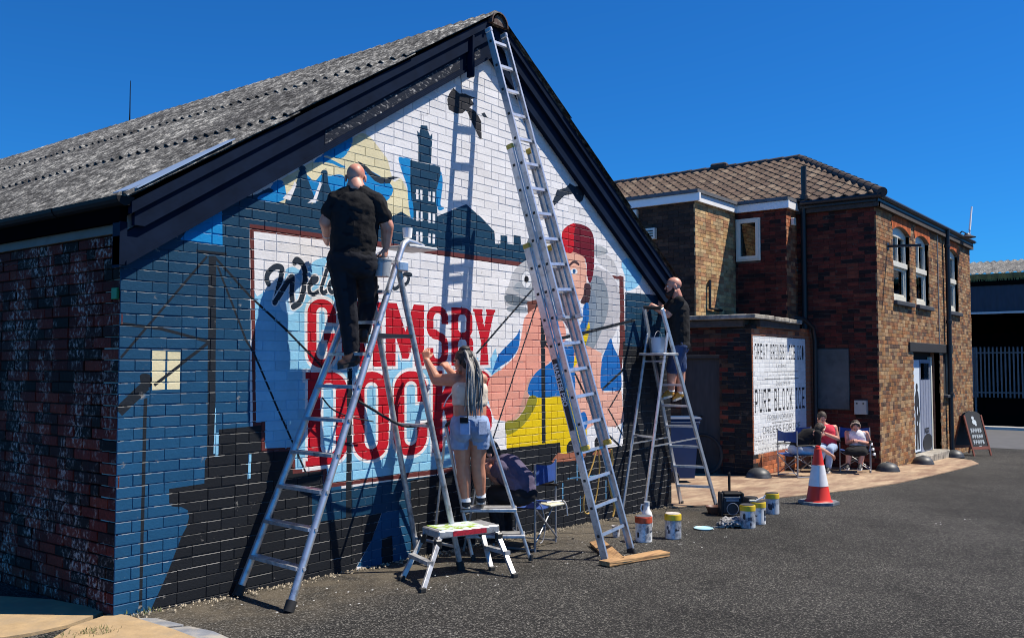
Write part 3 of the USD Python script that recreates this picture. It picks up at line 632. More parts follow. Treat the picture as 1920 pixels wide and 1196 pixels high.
# corrugated roof
fibre = usdkit.material(stage, '/World/Looks/fibre_cement', {
    'pos': ('geometry', {}), 'm': ('mapping', {'scale': (1.0, 2.6, 1.0)}),
    'n': ('noise_texture', {'scale': 13, 'detail': 10, 'roughness': .78}), 'r': ('rgb_ramp', {'ramp': [(.36, (.014, .014, .014)), (.45, (.060, .060, .060)), (.53, (.15, .15, .148)), (.62, (.48, .47, .44))]}),
    'n2': ('noise_texture', {'scale': 1.2, 'detail': 5}), 'r2': ('rgb_ramp', {'ramp': [(.35, (.55, .55, .56)), (.65, (1.25, 1.25, 1.22))]}), 'mu': ('mix_color', {'blend_type': 'multiply', 'fac': 1.0, 'use_clamp_result': False}),
    'b': ('bump', {'distance': .02, 'strength': 1.0}), 'p': ('principled_bsdf', {'roughness': .95, 'specular_ior_level': .2})},
    [('pos.position', 'm.vector'), ('m.vector', 'n.vector'), ('n.fac', 'r.fac'), ('pos.position', 'n2.vector'), ('n2.fac', 'r2.fac'), ('r.color', 'mu.a'), ('r2.color', 'mu.b'), ('mu.result', 'p.base_color'), ('n.fac', 'b.height'), ('b.normal', 'p.normal')], surface='p.BSDF')
roofg = MB(); SL = (ZA - ZE) / (W / 2); nrm = unit((-SL, 0, 1)); slo = unit((1, 0, SL)); E0 = A(-.025, 0, ZE + .405 - .025 * SL)
LS = (W / 2 + .025) / slo[0]
roofg.prism(Polygon([(0, ZE + .1), (W, ZE + .1), (W / 2, ZA + .33)]), lambda x, z, w: (x, .05 + w, z), 13.7)
roof = roofg.build('roof', fibre, bld)
rr = random.Random(9)
def sheet(y0, s0, s1, up, side):
    ys = np.arange(y0, y0 + 7 * .146 + .06, .146 / 8); V = []; ns = max(3, int((s1 - s0) / .16))
    for k in range(ns + 1):
        s = s0 + (s1 - s0) * k / ns
        for y in ys:
            h = .024 * math.sin((y - y0) * 2 * math.pi / .146) + up * (1 - k / ns) + (meshkit.noise(np.array([y * 9, s * 7, side])) - .5) * .010
            p = E0 + slo * s + nrm * (h + .02); V.append(p if side > 0 else A(W - p[0], p[1], p[2])); V[-1] = A(V[-1][0], y, V[-1][2])
    n = len(ys); ii = np.arange((ns + 1) * n).reshape(ns + 1, n)
    F = np.stack([ii[:-1, :-1], ii[1:, :-1], ii[1:, 1:], ii[:-1, 1:]], -1).reshape(-1, 4)
    # a lower lip so that the lap casts a line
    lip = [v - nrm * .009 for v in V[:n]] if side > 0 else [v - A(SL, 0, 1) * .008 for v in V[:n]]
    k0 = len(V); V += lip
    F = np.vstack([F, [[i, i + 1, k0 + i + 1, k0 + i] for i in range(n - 1)]])
    return MB().add(V, F)
for i in range(13):
    y0 = -.15 + i * 1.022
    for (s0, s1) in ((0, 1.62), (1.50, 3.12), (3.0, LS)):
        sheet(y0 + rr.uniform(-.004, .004), s0, s1, .022, 1).build('roof_sheet', fibre, roof, smooth=60)
        sheet(y0, s0, s1, .022, -1).build('roof_sheet', fibre, roof, smooth=60)
tile = mat('ridge_tile_clay', (.075, .042, .036), .9, var=.4, scale=14, bump=.004, dark=(.25, .24, .2), dscale=12, damt=.2)
for i in range(30):
    y0 = -.17 + i * .45; t = MB(); P = []
    for r_ in (.100, .086):
        P.append([(W / 2 + r_ * math.cos(a) * 1.15, ZA + .30 + r_ * math.sin(a) * 1.05) for a in np.linspace(-.12, math.pi + .12, 11)])
    t.prism(Polygon(P[0] + P[1][::-1]), lambda x, z, w: (x, y0 + w, z), .46)
    if i % 2 == 0 or True: t.prism(Polygon([(W / 2 + .112 * math.cos(a) * 1.15, ZA + .30 + .112 * math.sin(a) * 1.05) for a in np.linspace(-.12, math.pi + .12, 11)] + P[1][::-1]), lambda x, z, w: (x, y0 + w, z), .055)
    t.build('ridge_tile', tile, bld)
    if i == 0: MB().prism(Polygon(P[1]), lambda x, z, w: (x, y0 + .02 + w, z), .05).build('ridge_end', tile, bld)
# barge boards: a low board flush with the wall and a prouder one above it
def barge(lo, hi, y0, y1, xa, xb, name, m, side, cut=0.0):
    z = lambda x: ZE + SL * x
    pts = [(xa, z(xa) + lo + cut), (xa + cut / SL, z(xa) + lo + cut), (xb, z(xb) + lo), (xb, z(xb) + hi), (xa, z(xa) + hi)] if cut else [(xa, z(xa) + lo), (xb, z(xb) + lo), (xb, z(xb) + hi), (xa, z(xa) + hi)]
    if side < 0: pts = [(W - x, zz) for x, zz in pts]
    return MB().prism(Polygon(pts), lambda x, zz, w: (x, y0 + w, zz), y1 - y0).build(name, m, bld)
for sd in (1, -1):
    barge(.000, .205, -.055, .03, -.045, W / 2 - .0005, 'lower_barge_board', navy, sd)
    barge(-.012, .018, -.066, -.054, .0, W / 2 - .0005, 'board_moulding', navy, sd)
    barge(.185, .330, -.092, -.054, .035, W / 2 - .0005, 'upper_barge_board', navy, sd, .045)
    barge(.322, .398, -.118, -.07, .0, W / 2 - .0005, 'verge_strip', navy, sd)
barge(.050, .160, -.0575, -.054, 1.66, 3.30, 'peeling_strip', navy_peel, 1)
barge(.050, .160, -.0575, -.054, 3.37, 3.60, 'peeling_strip', navy_peel, 1)
MB().cbox((3.62 - .20, -.09, ZE + SL * 3.42 + .12), (.035, .075, .40), .004).build('board_strap', navy, bld)
MB().box((-.02, -.012, 2.40), (.05, .09, .28)).build('corner_block', navy, bld)
flash = MB(); q = [E0 + slo * s + nrm * .075 for s in (.08, .86)]
flash.prism(Polygon([(.08, -.16), (.95, -.16), (.95, -.06), (.08, .14)]), lambda s, y, w: tuple(A(0, y, 0) + (E0 + slo * s + nrm * (.058 + w)) * A(1, 0, 1)), .006)
flash.build('verge_flashing', mat('pale_flashing', (.42, .50, .58), .25, .3, var=.1), bld)
mast = MB(); a = onX(243, 232, W / 2); mast.tube(A(W / 2, a[1], ZA + .3), A(W / 2, a[1], a[2] + .62), .011, 6, .005); mast.build('roof_aerial', blackp, bld)
# ------------------------------------------------------------------ the two storey brick building on the right
XB, YB, XO, YO, X1, Y1, X2, Y2 = 14.98, -.5, 11.95, .75, 12.58, 2.11, 14.39, 1.04
off = thing('brick_office', 'two storey brick building with tiled hip roof and arched sash windows', 'building', (XB, YB, -.37))
brickm = paint_mat('facing_brick', .85, .006, 55.0, .40, dirt=(.09, .065, .05), dirt_amt=.13, dirt_scale=5.0, spec=.25)
posterm = paint_mat('painted_sign', .6, .003, 50.0, .10, dirt=(.45, .43, .40), dirt_amt=.05, dirt_scale=7.0)
white = mat('white_paint', (.78, .78, .77), .45, var=.06, scale=8)
cream_fr = mat('cream_frame', (.66, .63, .53), .45, var=.08, scale=8)
glass = usdkit.material(stage, '/World/Looks/window_glass', {'f': ('fresnel', {'IOR': 1.6}), 't': ('transparent_bsdf', {'color': (.75, .8, .8)}), 'g': ('glossy_bsdf', {'roughness': .02, 'color': (.95, .97, 1)}), 'm': ('mix_closure', {})},
                        [('f.fac', 'm.fac'), ('t.BSDF', 'm.closure1'), ('g.BSDF', 'm.closure2')], surface='m.closure')
dark_in = mat('dark_interior', (.012, .012, .014), .9)
leadm = mat('roof_felt', (.085, .09, .10), .8, var=.3, scale=6, bump=.003)
blacki = mat('black_iron', (.012, .012, .013), .45, var=.2)
sillm = mat('dark_sill', (.035, .04, .048), .7, var=.3)
stone = mat('weathered_stone', (.34, .31, .26), .9, var=.3, scale=9, bump=.004, dark=(.10, .09, .075), dscale=4, damt=.35)
def pal(cols, lo=.75, hi=1.2):
    cs = [np.array(c) for c in cols]
    return lambda r, b: tuple(np.clip(r.choice(cs) * r.uniform(lo, hi), 0, 1))
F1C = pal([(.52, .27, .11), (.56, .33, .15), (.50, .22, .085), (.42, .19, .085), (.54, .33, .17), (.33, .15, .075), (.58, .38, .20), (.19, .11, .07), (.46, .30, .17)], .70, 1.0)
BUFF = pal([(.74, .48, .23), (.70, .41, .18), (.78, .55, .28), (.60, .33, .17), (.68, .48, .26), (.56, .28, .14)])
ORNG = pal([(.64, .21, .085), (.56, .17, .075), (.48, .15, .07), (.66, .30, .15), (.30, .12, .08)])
DRED = pal([(.17, .028, .018), (.13, .024, .016), (.19, .036, .022), (.08, .019, .014), (.03, .014, .012), (.21, .05, .028)])  # red for faces turned from the sun, shade put into the tones
SHADE_BRN = pal([(.095, .050, .030), (.075, .040, .027), (.115, .062, .038), (.05, .030, .023)])  # shaded counterpart of the lit brick, its darkness painted in
def cutout(bricks, holes):
    out = []
    for k, a, b, z0, z1 in bricks:
        segs = [(a, b)]
        for (u0, u1, v0, v1) in holes:
            if z0 + .03 < v1 and z1 - .03 > v0:
                n = []
                for s, e in segs:
                    if e <= u0 or s >= u1: n.append((s, e)); continue
                    if s < u0 - .03: n.append((s, u0))
                    if e > u1 + .03: n.append((u1, e))
                segs = n
        out += [(k, s, e, z0, z1) for s, e in segs if e - s > .025]
    return out
def wall(name, u0, u1, v0, v1, T, col, n, seed, holes=(), mortar=(.42, .36, .28), every=3, m=brickm, thick=.12, label=None, paint=None, mortar_paint=None):
    g = sbox(u0 + .014, v0, u1 - .014, v1)
    if holes: g = g.difference(unary_union([sbox(h[0], h[2], h[1], h[3]) for h in holes]))
    mb = MB().prism(g, lambda u, v, w: T(u, v, -.007 - w), thick, mortar)
    if mortar_paint:
        mb = MB().prism(g, lambda u, v, w: T(u, v, -.010 - w), thick, mortar)
        for p, c in mortar_paint: mb.flat(p.intersection(g), lambda u, v: T(u, v, -.007), tuple(np.array(c) * .85))
    w = mb.build(name, m, off, paint=True, label=label)
    bs = cutout(courses(u0, u1, v0, v1, seed, every), holes)
    bs = [b for b in bs if b[3] > v0 - .05 and b[4] < v1 + .05]
    lay_bricks(w, bs, T, m, n, col=col, paint=paint, seed=seed, proud=(-.001, .004), deep=.024, ch=.004)
    return w
archm = paint_mat('arch_brick_red', .85, .004, 60, .2, spec=.2)
TF = lambda u, v, w: (u, YB - w, v)
wins = [(16.12, 17.36), (17.85, 18.98), (20.72, 21.90)]
ZS, ZSP, ZCR = 2.93, 4.33, 4.46
holes = [(a, b, ZS, 4.64) for a, b in wins] + [(17.5, 19.81, -.8, 1.90), (17.1, 20.98, 1.90, 2.10), (20.11, 20.76, .92, 1.90)]
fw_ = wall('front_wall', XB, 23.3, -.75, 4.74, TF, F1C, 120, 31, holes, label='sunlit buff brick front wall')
lf = wall('left_wall', YB, Y2 + .02, -.5, 4.74, lambda u, v, w: (XB - w, u, v), DRED, 40, 32, [(.05, .75, .76, 1.93)], mortar=(.14, .12, .10), label='red brick wall in shade, the shade also darkened into its colour')  # mortar darkened for shade along with the bricks
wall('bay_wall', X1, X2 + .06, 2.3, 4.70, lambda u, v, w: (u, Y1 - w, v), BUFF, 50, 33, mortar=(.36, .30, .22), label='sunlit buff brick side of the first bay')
wall('bay_wall', Y1 + .002, 6.2, 2.3, 4.70, lambda u, v, w: (X1 - w, u, v), SHADE_BRN, 20, 34, mortar=(.10, .085, .07), label='brick side of the first bay in shade, the shade also put into its brown')
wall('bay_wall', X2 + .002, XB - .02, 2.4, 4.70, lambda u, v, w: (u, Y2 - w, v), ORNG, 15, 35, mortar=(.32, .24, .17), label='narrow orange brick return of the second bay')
wall('bay_wall', Y2 + .002, Y1 + .05, 2.3, 4.70, lambda u, v, w: (X2 - w, u, v), DRED, 15, 36, [(1.57, 2.085, 3.71, 4.57)], mortar=(.16, .12, .10), label='red brick bay wall holding a small window, darkened in colour for shade')
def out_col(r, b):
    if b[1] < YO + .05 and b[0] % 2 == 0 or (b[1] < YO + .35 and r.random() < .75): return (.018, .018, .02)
    return DRED(r, b) if r.random() < .6 else SHADE_BRN(r, b)
wall('outhouse_wall', YO + .002, 4.2, -.5, 2.28, lambda u, v, w: (XO - w, u, v), out_col, 25, 37, [(1.36, 2.12, -.6, 1.78)], mortar=(.20, .17, .14), label='brick side of the low outhouse, darkened in colour for shade')
# the ice company's notice painted on the low wall
px0, px1, pz0, pz1 = 12.0, 14.525, .06, 2.12
pt = [(sbox(XO - .1, -.6, XB + .1, 2.4), None)]
sign_l = []
def sgn(text, h, zb, x0, x1, bold=True, col=(.016, .017, .02)):
    g = text_poly(text, 1.0, bold); a = g.bounds
    g = affinity.affine_transform(g, [(x1 - x0) / (a[2] - a[0]), 0, 0, h, x0 - a[0] * (x1 - x0) / (a[2] - a[0]), zb])
    sign_l.append((g, col)); return g
def slab_serif(text, h, zb, x0, x1):
    """poster capitals: condensed letters, heavy slabs at head and foot"""
    xs = x0; n = len(text.replace(' ', '')); gaps = text.count(' '); wl = (x1 - x0) / (n + .9 * gaps + .45 * (n - 1))
    for ch in text:
        if ch == ' ': xs += wl * .9; continue
        g = text_poly(ch, 1.0, False).buffer(.004); a = g.bounds
        w_ = wl if ch not in 'I' else wl * .62
        g = affinity.affine_transform(g, [w_ / (a[2] - a[0]), 0, 0, h / (a[3] - a[1]), xs - a[0] * w_ / (a[2] - a[0]), zb - a[1] * h / (a[3] - a[1])])
        b0 = g.intersection(sbox(xs - 1, zb, xs + 2, zb + h * .07)); b1 = g.intersection(sbox(xs - 1, zb + h * .93, xs + 2, zb + h))
        parts = [g]
        for bb in (b0, b1):
            for p in getattr(bb, 'geoms', [bb]):
                if not p.is_empty and p.geom_type == 'Polygon': q = p.bounds; parts.append(sbox(q[0] - wl * .08, q[1], q[2] + wl * .08, q[3]))
        sign_l.append((unary_union(parts), (.016, .017, .02))); xs += w_ * 1.0 + wl * .45
slab_serif('GREAT GRIMSBY ICE CO.', .27, 1.72, 12.47, 14.90)
sgn('Limited', .07, 1.57, 13.45, 13.90, False)
sgn('Importers of', .075, 1.25, 13.42, 14.12, False)
slab_serif('PURE BLOCK ICE', .40, .79, 12.46, 14.90)
sgn('FROM NORWAY', .095, .63, 13.0, 14.25, False)
sgn('ORDERS FOR ICE', .125, .405, 12.78, 14.6, False)
for z, a, b in ((1.49, 12.9, 14.55), (1.36, 12.9, 14.55), (.575, 13.2, 14.2), (.20, 13.2, 14.25)): sign_l.append((sbox(a, z, b, z + .012), (.02, .02, .022)))
rs = random.Random(77)
def small_print(z, h, a, b):
    x = a
    while x < b:
        L = rs.uniform(.05, .14)
        for k in range(int(L / .022)): sign_l.append((sbox(x + k * .022, z, x + k * .022 + rs.uniform(.005, .013), z + h * rs.uniform(.6, 1)), (.08, .08, .085)))
        x += L + .035
small_print(1.42, .035, 13.1, 14.35); small_print(.335, .04, 12.46, 14.85); small_print(.275, .04, 12.46, 14.85); small_print(.235, .03, 12.46, 12.75)
small_print(.125, .045, 12.46, 14.6); small_print(.055, .05, 12.5, 14.2)
sign_l = [(affinity.translate(g, -.405, 0), c) for g, c in sign_l]
poster_box = sbox(px0, pz0, px1, pz1)
full = sbox(XO - .05, -.6, XB + .05, 2.4)
rp = random.Random(5)
strips = [(full, (.40, .15, .075)), (poster_box.buffer(.016, join_style=2), (.02, .02, .022)), (poster_box, (.80, .82, .82))] + sign_l
preg = flatten(strips, full)
pw = MB().prism(sbox(XO + .014, -.5, XB - .01, 2.28), lambda u, v, w: (u, YO + .010 + w, v), .12, (.3, .27, .22))
for p, c in preg:
    if c != (.40, .15, .075): pw.flat(p, lambda u, v: (u, YO + .0035, v), tuple(np.array(c) * .9))
pwall = pw.build('outhouse_wall', posterm, off, paint=True, label='sunlit end of the low outhouse with a white painted notice of an ice company')
allb = [b for b in courses(XO, XB - .01, -.5, 2.28, 38)]
inp = [b for b in allb if b[4] > pz0 + .01 and b[3] < pz1 - .01]; outp = [b for b in allb if b not in inp]
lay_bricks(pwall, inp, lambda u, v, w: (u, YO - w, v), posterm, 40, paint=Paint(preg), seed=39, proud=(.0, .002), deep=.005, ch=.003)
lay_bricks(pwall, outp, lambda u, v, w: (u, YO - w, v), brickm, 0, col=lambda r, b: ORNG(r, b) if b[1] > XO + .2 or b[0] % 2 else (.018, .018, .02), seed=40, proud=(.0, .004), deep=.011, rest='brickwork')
# parapet, coping and outhouse door
MB().cbox((XO + .10 - .02, 2.62, 2.345), (.30, 3.5, .13), .01).cbox(((XO + XB) / 2 - .35, YO + .10 - .02, 2.345), (1.9, .30, .13), .01).build('parapet_band', mat('sooty_stone', (.06, .055, .05), .95, var=.4, scale=10, bump=.005), off)
MB().cbox((XO + .08, 2.6, 2.455), (.42, 3.6, .085), .012).build('coping_stone', stone, off)
for i, (a, b) in enumerate(((11.77, 12.65), (12.66, 13.35), (13.36, 14.02))): MB().cbox(((a + b) / 2, YO + .09, 2.452 - .012 * i), (b - a, .46, .075), .012).build('coping_stone', stone, off)
MB().path([A(13.95, YO + .02, 2.52), A(14.3, YO - .06, 2.50), A(14.68, YO - .10, 2.36), A(14.82, YO - .09, 2.1), A(14.82, YO - .08, -.3)], .045, 10).build('drain_pipe', blacki, off, smooth=50)
MB().box((XO + .09, 1.74, .72), (.04, .76, 2.14)).box((XO + .06, 1.74, 1.765), (.08, .78, .05)).build('outhouse_door', mat('grey_door_board', (.035, .033, .034), .7, var=.35, scale=3, bump=.002, stretch=(1, 6, 1)), off)
MB().cbox((XB - .02, .40, 1.345), (.05, .70, 1.17), .006).build('blocked_opening', mat('grey_render', (.085, .085, .082), .9, var=.3, scale=4, bump=.003, dark=(.04, .04, .04), dscale=3, damt=.2), off, label='grey rendered panel filling an old opening')
mbx = MB().cbox((XB - .06, -.175, .81), (.12, .23, .27), .008).build('meter_box', mat('meter_box_plastic', (.36, .34, .31), .55, var=.1), off)
MB().box((XB - .121, -.115, .885), (.004, .03, .03)).box((XB - .121, -.235, .885), (.004, .03, .03)).build('latch', blacki, mbx)
# arched sash windows
for (a, b) in wins:
    xs = np.linspace(a, b, 11); arc = [(x, ZSP + (ZCR - ZSP) * (1 - ((x - (a + b) / 2) / ((b - a) / 2)) ** 2)) for x in xs]
    win = MB()
    fo = Polygon([(a, ZS)] + [(b, ZS)] + arc[::-1]); fr = .075
    lo = sbox(a + fr, ZS + .11, b - fr, 3.62); up1 = sbox(a + fr, 3.75, (a + b) / 2 - .018, ZSP - .07); up2 = sbox((a + b) / 2 + .018, 3.75, b - fr, ZSP - .07)
    win.prism(fo.difference(unary_union([lo, up1, up2])), lambda u, v, w: (u, YB + .075 + w, v), .06)
    inner_b = lo.buffer(.0); win.prism(lo.difference(lo.buffer(-.045, join_style=2)), lambda u, v, w: (u, YB + .10 + w, v), .04)
    win.cbox(((a + b) / 2, YB + .065, 3.685), (b - a - .06, .05, .11), .006)
    f = win.build('window_frame', cream_fr, off)
    for pz in (lo, up1, up2):
        x0, z0, x1_, z1 = pz.bounds; MB().box(((x0 + x1_) / 2, YB + .12, (z0 + z1) / 2), (x1_ - x0, .006, z1 - z0)).build('pane', glass, f)
    MB().box(((a + b) / 2, YB + .45, 3.7), (b - a + .1, .02, 1.7)).build('dark_room', dark_in, f)
    MB().cbox(((a + b) / 2 + .03, YB - .03 + .08, ZS - .055), (b - a + .16, .25, .09), .012).build('window_sill', sillm, off)
    # reveals of the opening
    for u, d in ((a, -1), (b, 1)): MB().box((u + d * .05, YB + .13, (ZS + ZSP) / 2), (.10, .24, ZSP - ZS)).build('reveal', mat('reveal_brick', (.24, .12, .07), .9, var=.5, scale=12, bump=.004), off)
    # brick arch: voussoirs on edge
    n = 15
    sp = MB()
    for k in range(n):
        p0, p1 = k / n, (k + 1) / n
        def edge_pt(p, up): x = a - .06 + (b - a + .12) * p; t = (p - .5) * 2; return (x + t * up * .35, ZSP + (ZCR - ZSP) * (1 - t * t) + up)
        q = [edge_pt(p0 + .008, .005), edge_pt(p1 - .008, .005), edge_pt(p1 - .008, .235), edge_pt(p0 + .008, .235)]
        MB().prism(Polygon(q), lambda u, v, w: (u, YB - .012 + w, v), .12, tuple(np.array((.68, .17, .055)) * random.Random(k + int(a * 10)).uniform(.75, 1.15))).build('arch_brick', archm, off, paint=True)
    top = Polygon([edge_pt(p, .0) for p in np.linspace(0, 1, 12)] + [edge_pt(p, .235) for p in np.linspace(1, 0, 12)])
    MB().prism(top, lambda u, v, w: (u, YB - .004 + w, v), .1, (.3, .2, .14)).build('arch_mortar', brickm, off, paint=True)
    hole = sbox(a, ZS, b, 4.64).difference(top.union(fo).buffer(.001))
    for p in getattr(hole, 'geoms', [hole]):
        if p.area > .004: MB().prism(p, lambda u, v, w: (u, YB - .002 + w, v), .1, (.36, .2, .10)).build('arch_filling', brickm, off, paint=True)
# doorway: black lintel, worn step, a fisherman painted on the panel, a boat on the door
MB().cbox(((17.1 + 20.98) / 2, YB + .06, 2.0), (3.88, .20, .20), .008).build('door_lintel', mat('tarred_timber', (.012, .012, .013), .7, var=.3, scale=12, bump=.004), off)
MB().box((18.7, YB + .24, .6), (2.6, .05, 2.9)).build('porch_back', dark_in, off)
for xx in (19.87, 17.44): MB().box((xx, YB + .11, .55), (.12, .20, 2.7)).build('door_reveal', mat('reveal_brick', (.24, .12, .07)), off)
MB().cbox((18.65, YB + .05, -.52), (2.28, .46, .42), .015).build('door_step', stone, off)
dx = [onY(p, 700, YB + .13)[0] for p in (1713, 1724, 1744)]
dp = MB().box(((17.5 + dx[1]) / 2, YB + .15, .73), (dx[1] - 17.5, .03, 2.0)).build('painted_panel', mat('pale_blue_panel', (.62, .70, .78), .5, var=.06), off, label='pale door panel with a painted figure in black')
T_ = lambda u, v, w: (u, YB + .134 - w, v)
c_ = (dx[0] + dx[1]) / 2
fig = unary_union([Point(c_, 1.14).buffer(.08), affinity.scale(Point(c_ - .01, .78).buffer(1), .17, .30), sbox(c_ - .15, .40, c_ + .12, .80), Polygon([(c_ - .16, .45), (c_ + .02, .45), (c_ - .04, -.22), (c_ - .16, -.22)]), Polygon([(c_ + .0, .45), (c_ + .14, .45), (c_ + .16, -.22), (c_ + .04, -.22)]), Polygon([(c_ + .1, .9), (c_ + .22, .55), (c_ + .17, .35), (c_ + .08, .5)])])
fig = fig.difference(unary_union([sbox(c_ - .05, .30, c_ + .03, .40), affinity.scale(Point(c_ + .02, .62).buffer(1), .05, .1)]))
MB().prism(fig, T_, .004).build('painted_figure', mat('black_paint', (.018, .02, .024), .6, var=.3, scale=20), dp)
dr = MB().box(((dx[1] + dx[2]) / 2 + .01, YB + .15, .72), (dx[2] - dx[1] - .02, .045, 2.04))
for k in range(4): dr.box((dx[1] + .05 + (dx[2] - dx[1]) * k / 4.2, YB + .125, .55), (.012, .006, 1.55))
dr = dr.build('door', mat('blue_grey_door', (.22, .25, .33), .55, var=.12), off)
MB().box(((dx[1] + dx[2]) / 2, YB + .124, 1.48), (dx[2] - dx[1] - .16, .006, .36)).build('door_light', glass, dr)
boat = affinity.scale(Point((dx[1] + dx[2]) / 2 + .1, -.12).buffer(1), .42, .20).intersection(sbox(dx[1], -.28, dx[2] - .02, .1))
MB().prism(boat, lambda u, v, w: (u, YB + .124 - w, v), .004).build('painted_boat', mat('black_paint', (.018, .02, .024)), dr)
MB().prism(affinity.translate(text_poly('H337', .11, True), (dx[1] + dx[2]) / 2 - .16, .10), lambda u, v, w: (u, YB + .124 - w, v), .004).build('boat_number', mat('black_paint', (.018, .02, .024)), dr)
MB().box((dx[2] + .05, YB + .15, .75), (.08, .08, 2.1)).build('door_frame', cream_fr, off)
nw = MB().box((20.43, YB + .10, 1.4), (.66, .02, .98)).build('side_light', dark_in, off); MB().cbox((20.43, YB - .02, .89), (.70, .16, .07), .01).build('window_sill', sillm, off)
# eaves, gutter, pipes
MB().box(((XB + 23.3) / 2, YB - .03, 4.70), (8.5, .10, .10)).box((XB - .03, (YB + Y2) / 2, 4.70), (.10, 1.7, .10)).build('dentil_course', mat('sooty_brick', (.05, .04, .036), .95, var=.5, scale=16, bump=.005), off)
MB().box(((XB + 23.3) / 2 - .02, YB - .02, 4.80), (8.5, .12, .12)).box((XB - .05, 6.5, 4.80), (.16, 14.1, .12)).build('eaves_board', blacki, off)
MB().path([A(XB - .10, YB - .10, 4.85), A(23.4, YB - .10, 4.85)], .045, 8).path([A(XB - .17, YB - .16, 4.84), A(XB - .17, .9, 4.84)], .05, 8).build('gutter', blacki, off)
MB().path([A(20.38, YB - .10, 4.84), A(20.38, YB - .09, 4.55), A(20.38, YB - .09, -.45)], .055, 10).build('downpipe', blacki, off, smooth=50)
for z in (4.4, 2.6, .9): MB().lathe([(.07, 0), (.07, .07), (.056, .075)], (20.38, YB - .09, z), 12).build('pipe_collar', blacki, off)
MB().path([A(19.75, YB - .015, 4.7), A(19.75, YB - .015, 2.1)], .012, 6).build('wall_cable', mat('grey_cable', (.32, .30, .27), .6), off)
v = onX(1512, 312, XB - .08); MB().path([A(XB - .08, .86, v[2]), A(XB - .08, .86, 4.95), A(XB - .08, .88, 4.6), A(XB - .08, .88, .0)], .055, 10).build('soil_pipe', blacki, off, smooth=50)
for s, z in ((4, 0), ): MB().lathe([(.075, 0), (.075, .09), (.058, .095)], (XB - .08, .86, 4.92), 12).build('pipe_collar', blacki, off)
p = onY(1664, 462, YB); MB().bar(p, p + A(.05, -.62, -.02), .04, .05).cbox(p, (.14, .03, .14)).build('sign_bracket', blacki, off)
p = onY(1814, 445, YB - .2); MB().lathe([(0, .10), (.05, .10), (.09, .05), (.20, .0), (.19, -.012), (0, -.01)], p, 18).path([p + A(0, 0, .08), p + A(0, .12, .16), p + A(0, .25, .05)], .018, 6).build('eaves_lamp', blacki, off, smooth=40)
p = onY(1818, 432, YB - .1); q = onY(1822, 388, YB - .1); MB().tube(p, q, .028, 6, .02).tube(p + A(0, 0, -.3), p, .018, 6).build('eaves_aerial', mat('white_rod', (.7, .7, .7), .4), off)
# bay fascias, small window, wall fittings
for c, s in (((X1 - .04, (Y1 + 6.2) / 2 - .05, 4.775), (.06, 4.25, .15)), (((X1 + X2) / 2 - .04, Y1 - .04, 4.775), (X2 - X1 - .03, .06, .15)), ((X2 - .04, (Y1 + Y2) / 2 - .045, 4.775), (.06, Y1 - Y2 + .07, .15)), (((X2 + XB) / 2 + .15, Y2 - .04, 4.775), (XB - X2 + .32, .06, .15))):
    MB().box(c, s).build('fascia_board', white, off)
MB().box(((X1 + XB) / 2 + .12 - .05, 4.05, 4.885), (XB - X1 + .35, 4.1, .065)).box(((X2 + XB) / 2 + .14 - .05, 1.52, 4.887), (XB - X2 + .40, 1.12, .065)).build('flat_roof', leadm, off)
wf = MB().prism(sbox(1.57, 3.71, 2.085, 4.57).difference(sbox(1.645, 3.79, 2.01, 4.50)), lambda u, v, w: (X2 - .03 + w, u, v), .09).prism(sbox(1.60, 3.745, 2.055, 4.54).difference(sbox(1.665, 3.81, 1.99, 4.48)), lambda u, v, w: (X2 - .042 + w, u, v), .05).build('window_frame', cream_fr, off, label='small cream casement window')
MB().box((X2 + .02, 1.827, 4.145), (.006, .38, .72)).build('pane', glass, wf); MB().box((X2 + .3, 1.827, 4.145), (.02, .6, .9)).build('dark_room', dark_in, wf)
a = onX(1187, 406, X1); MB().cbox((X1 - .03, a[1], a[2]), (.08, .24, .24), .01).build('extractor_vent', cream_fr, off)
a = onX(1213, 440, X1); lv = MB().cbox((X1 - .04, a[1], a[2]), (.10, .44, .22), .01).build('louvre_box', cream_fr, off)
for dz in (-.05, 0, .05): MB().box((X1 - .095, a[1], a[2] + dz), (.012, .36, .02)).build('louvre', blacki, lv)
MB().path([onY(1331, 527, Y1 - .05), onY(1331, 578, Y1 - .05), onY(1353, 582, Y1 - .05)], .03, 8).path([onY(1331, 527, Y1 - .05), onY(1331, 527, Y1 + .05)], .03, 8).build('overflow_pipe', blacki, off)
a = onY(1484, 416, Y2); MB().cbox((a[0], Y2 - .04, a[2]), (.12, .07, .15), .01).build('alarm_box', cream_fr, off)
# tiled hip roof
RX, RY, RZ = 19.1, 2.46, 6.72; EX, EY, EZ = XB - .14, YB - .14, 4.86
tilem = usdkit.material(stage, '/World/Looks/pantile', {'at': ('attribute', {'attribute': 'paint'}), 'pos': ('geometry', {}), 'n': ('noise_texture', {'scale': 22, 'detail': 8, 'roughness': .7}), 'r': ('rgb_ramp', {'ramp': [(.3, (.55,) * 3), (.7, (1.3,) * 3)]}), 'mu': ('mix_color', {'blend_type': 'multiply', 'fac': 1.0, 'use_clamp_result': False}),
    'b': ('bump', {'distance': .006, 'strength': 1}), 'p': ('principled_bsdf', {'roughness': .9, 'specular_ior_level': .2})},
    [('pos.position', 'n.vector'), ('n.fac', 'r.fac'), ('at.color', 'mu.a'), ('r.color', 'mu.b'), ('mu.result', 'p.base_color'), ('n.fac', 'b.height'), ('b.normal', 'p.normal')], surface='p.BSDF')
sl = unit((RX - EX, 0, RZ - EZ)); nn = unit((-(RZ - EZ), 0, RX - EX)); LL = np.linalg.norm((RX - EX, RZ - EZ))
rb = MB(); YR = 14.0
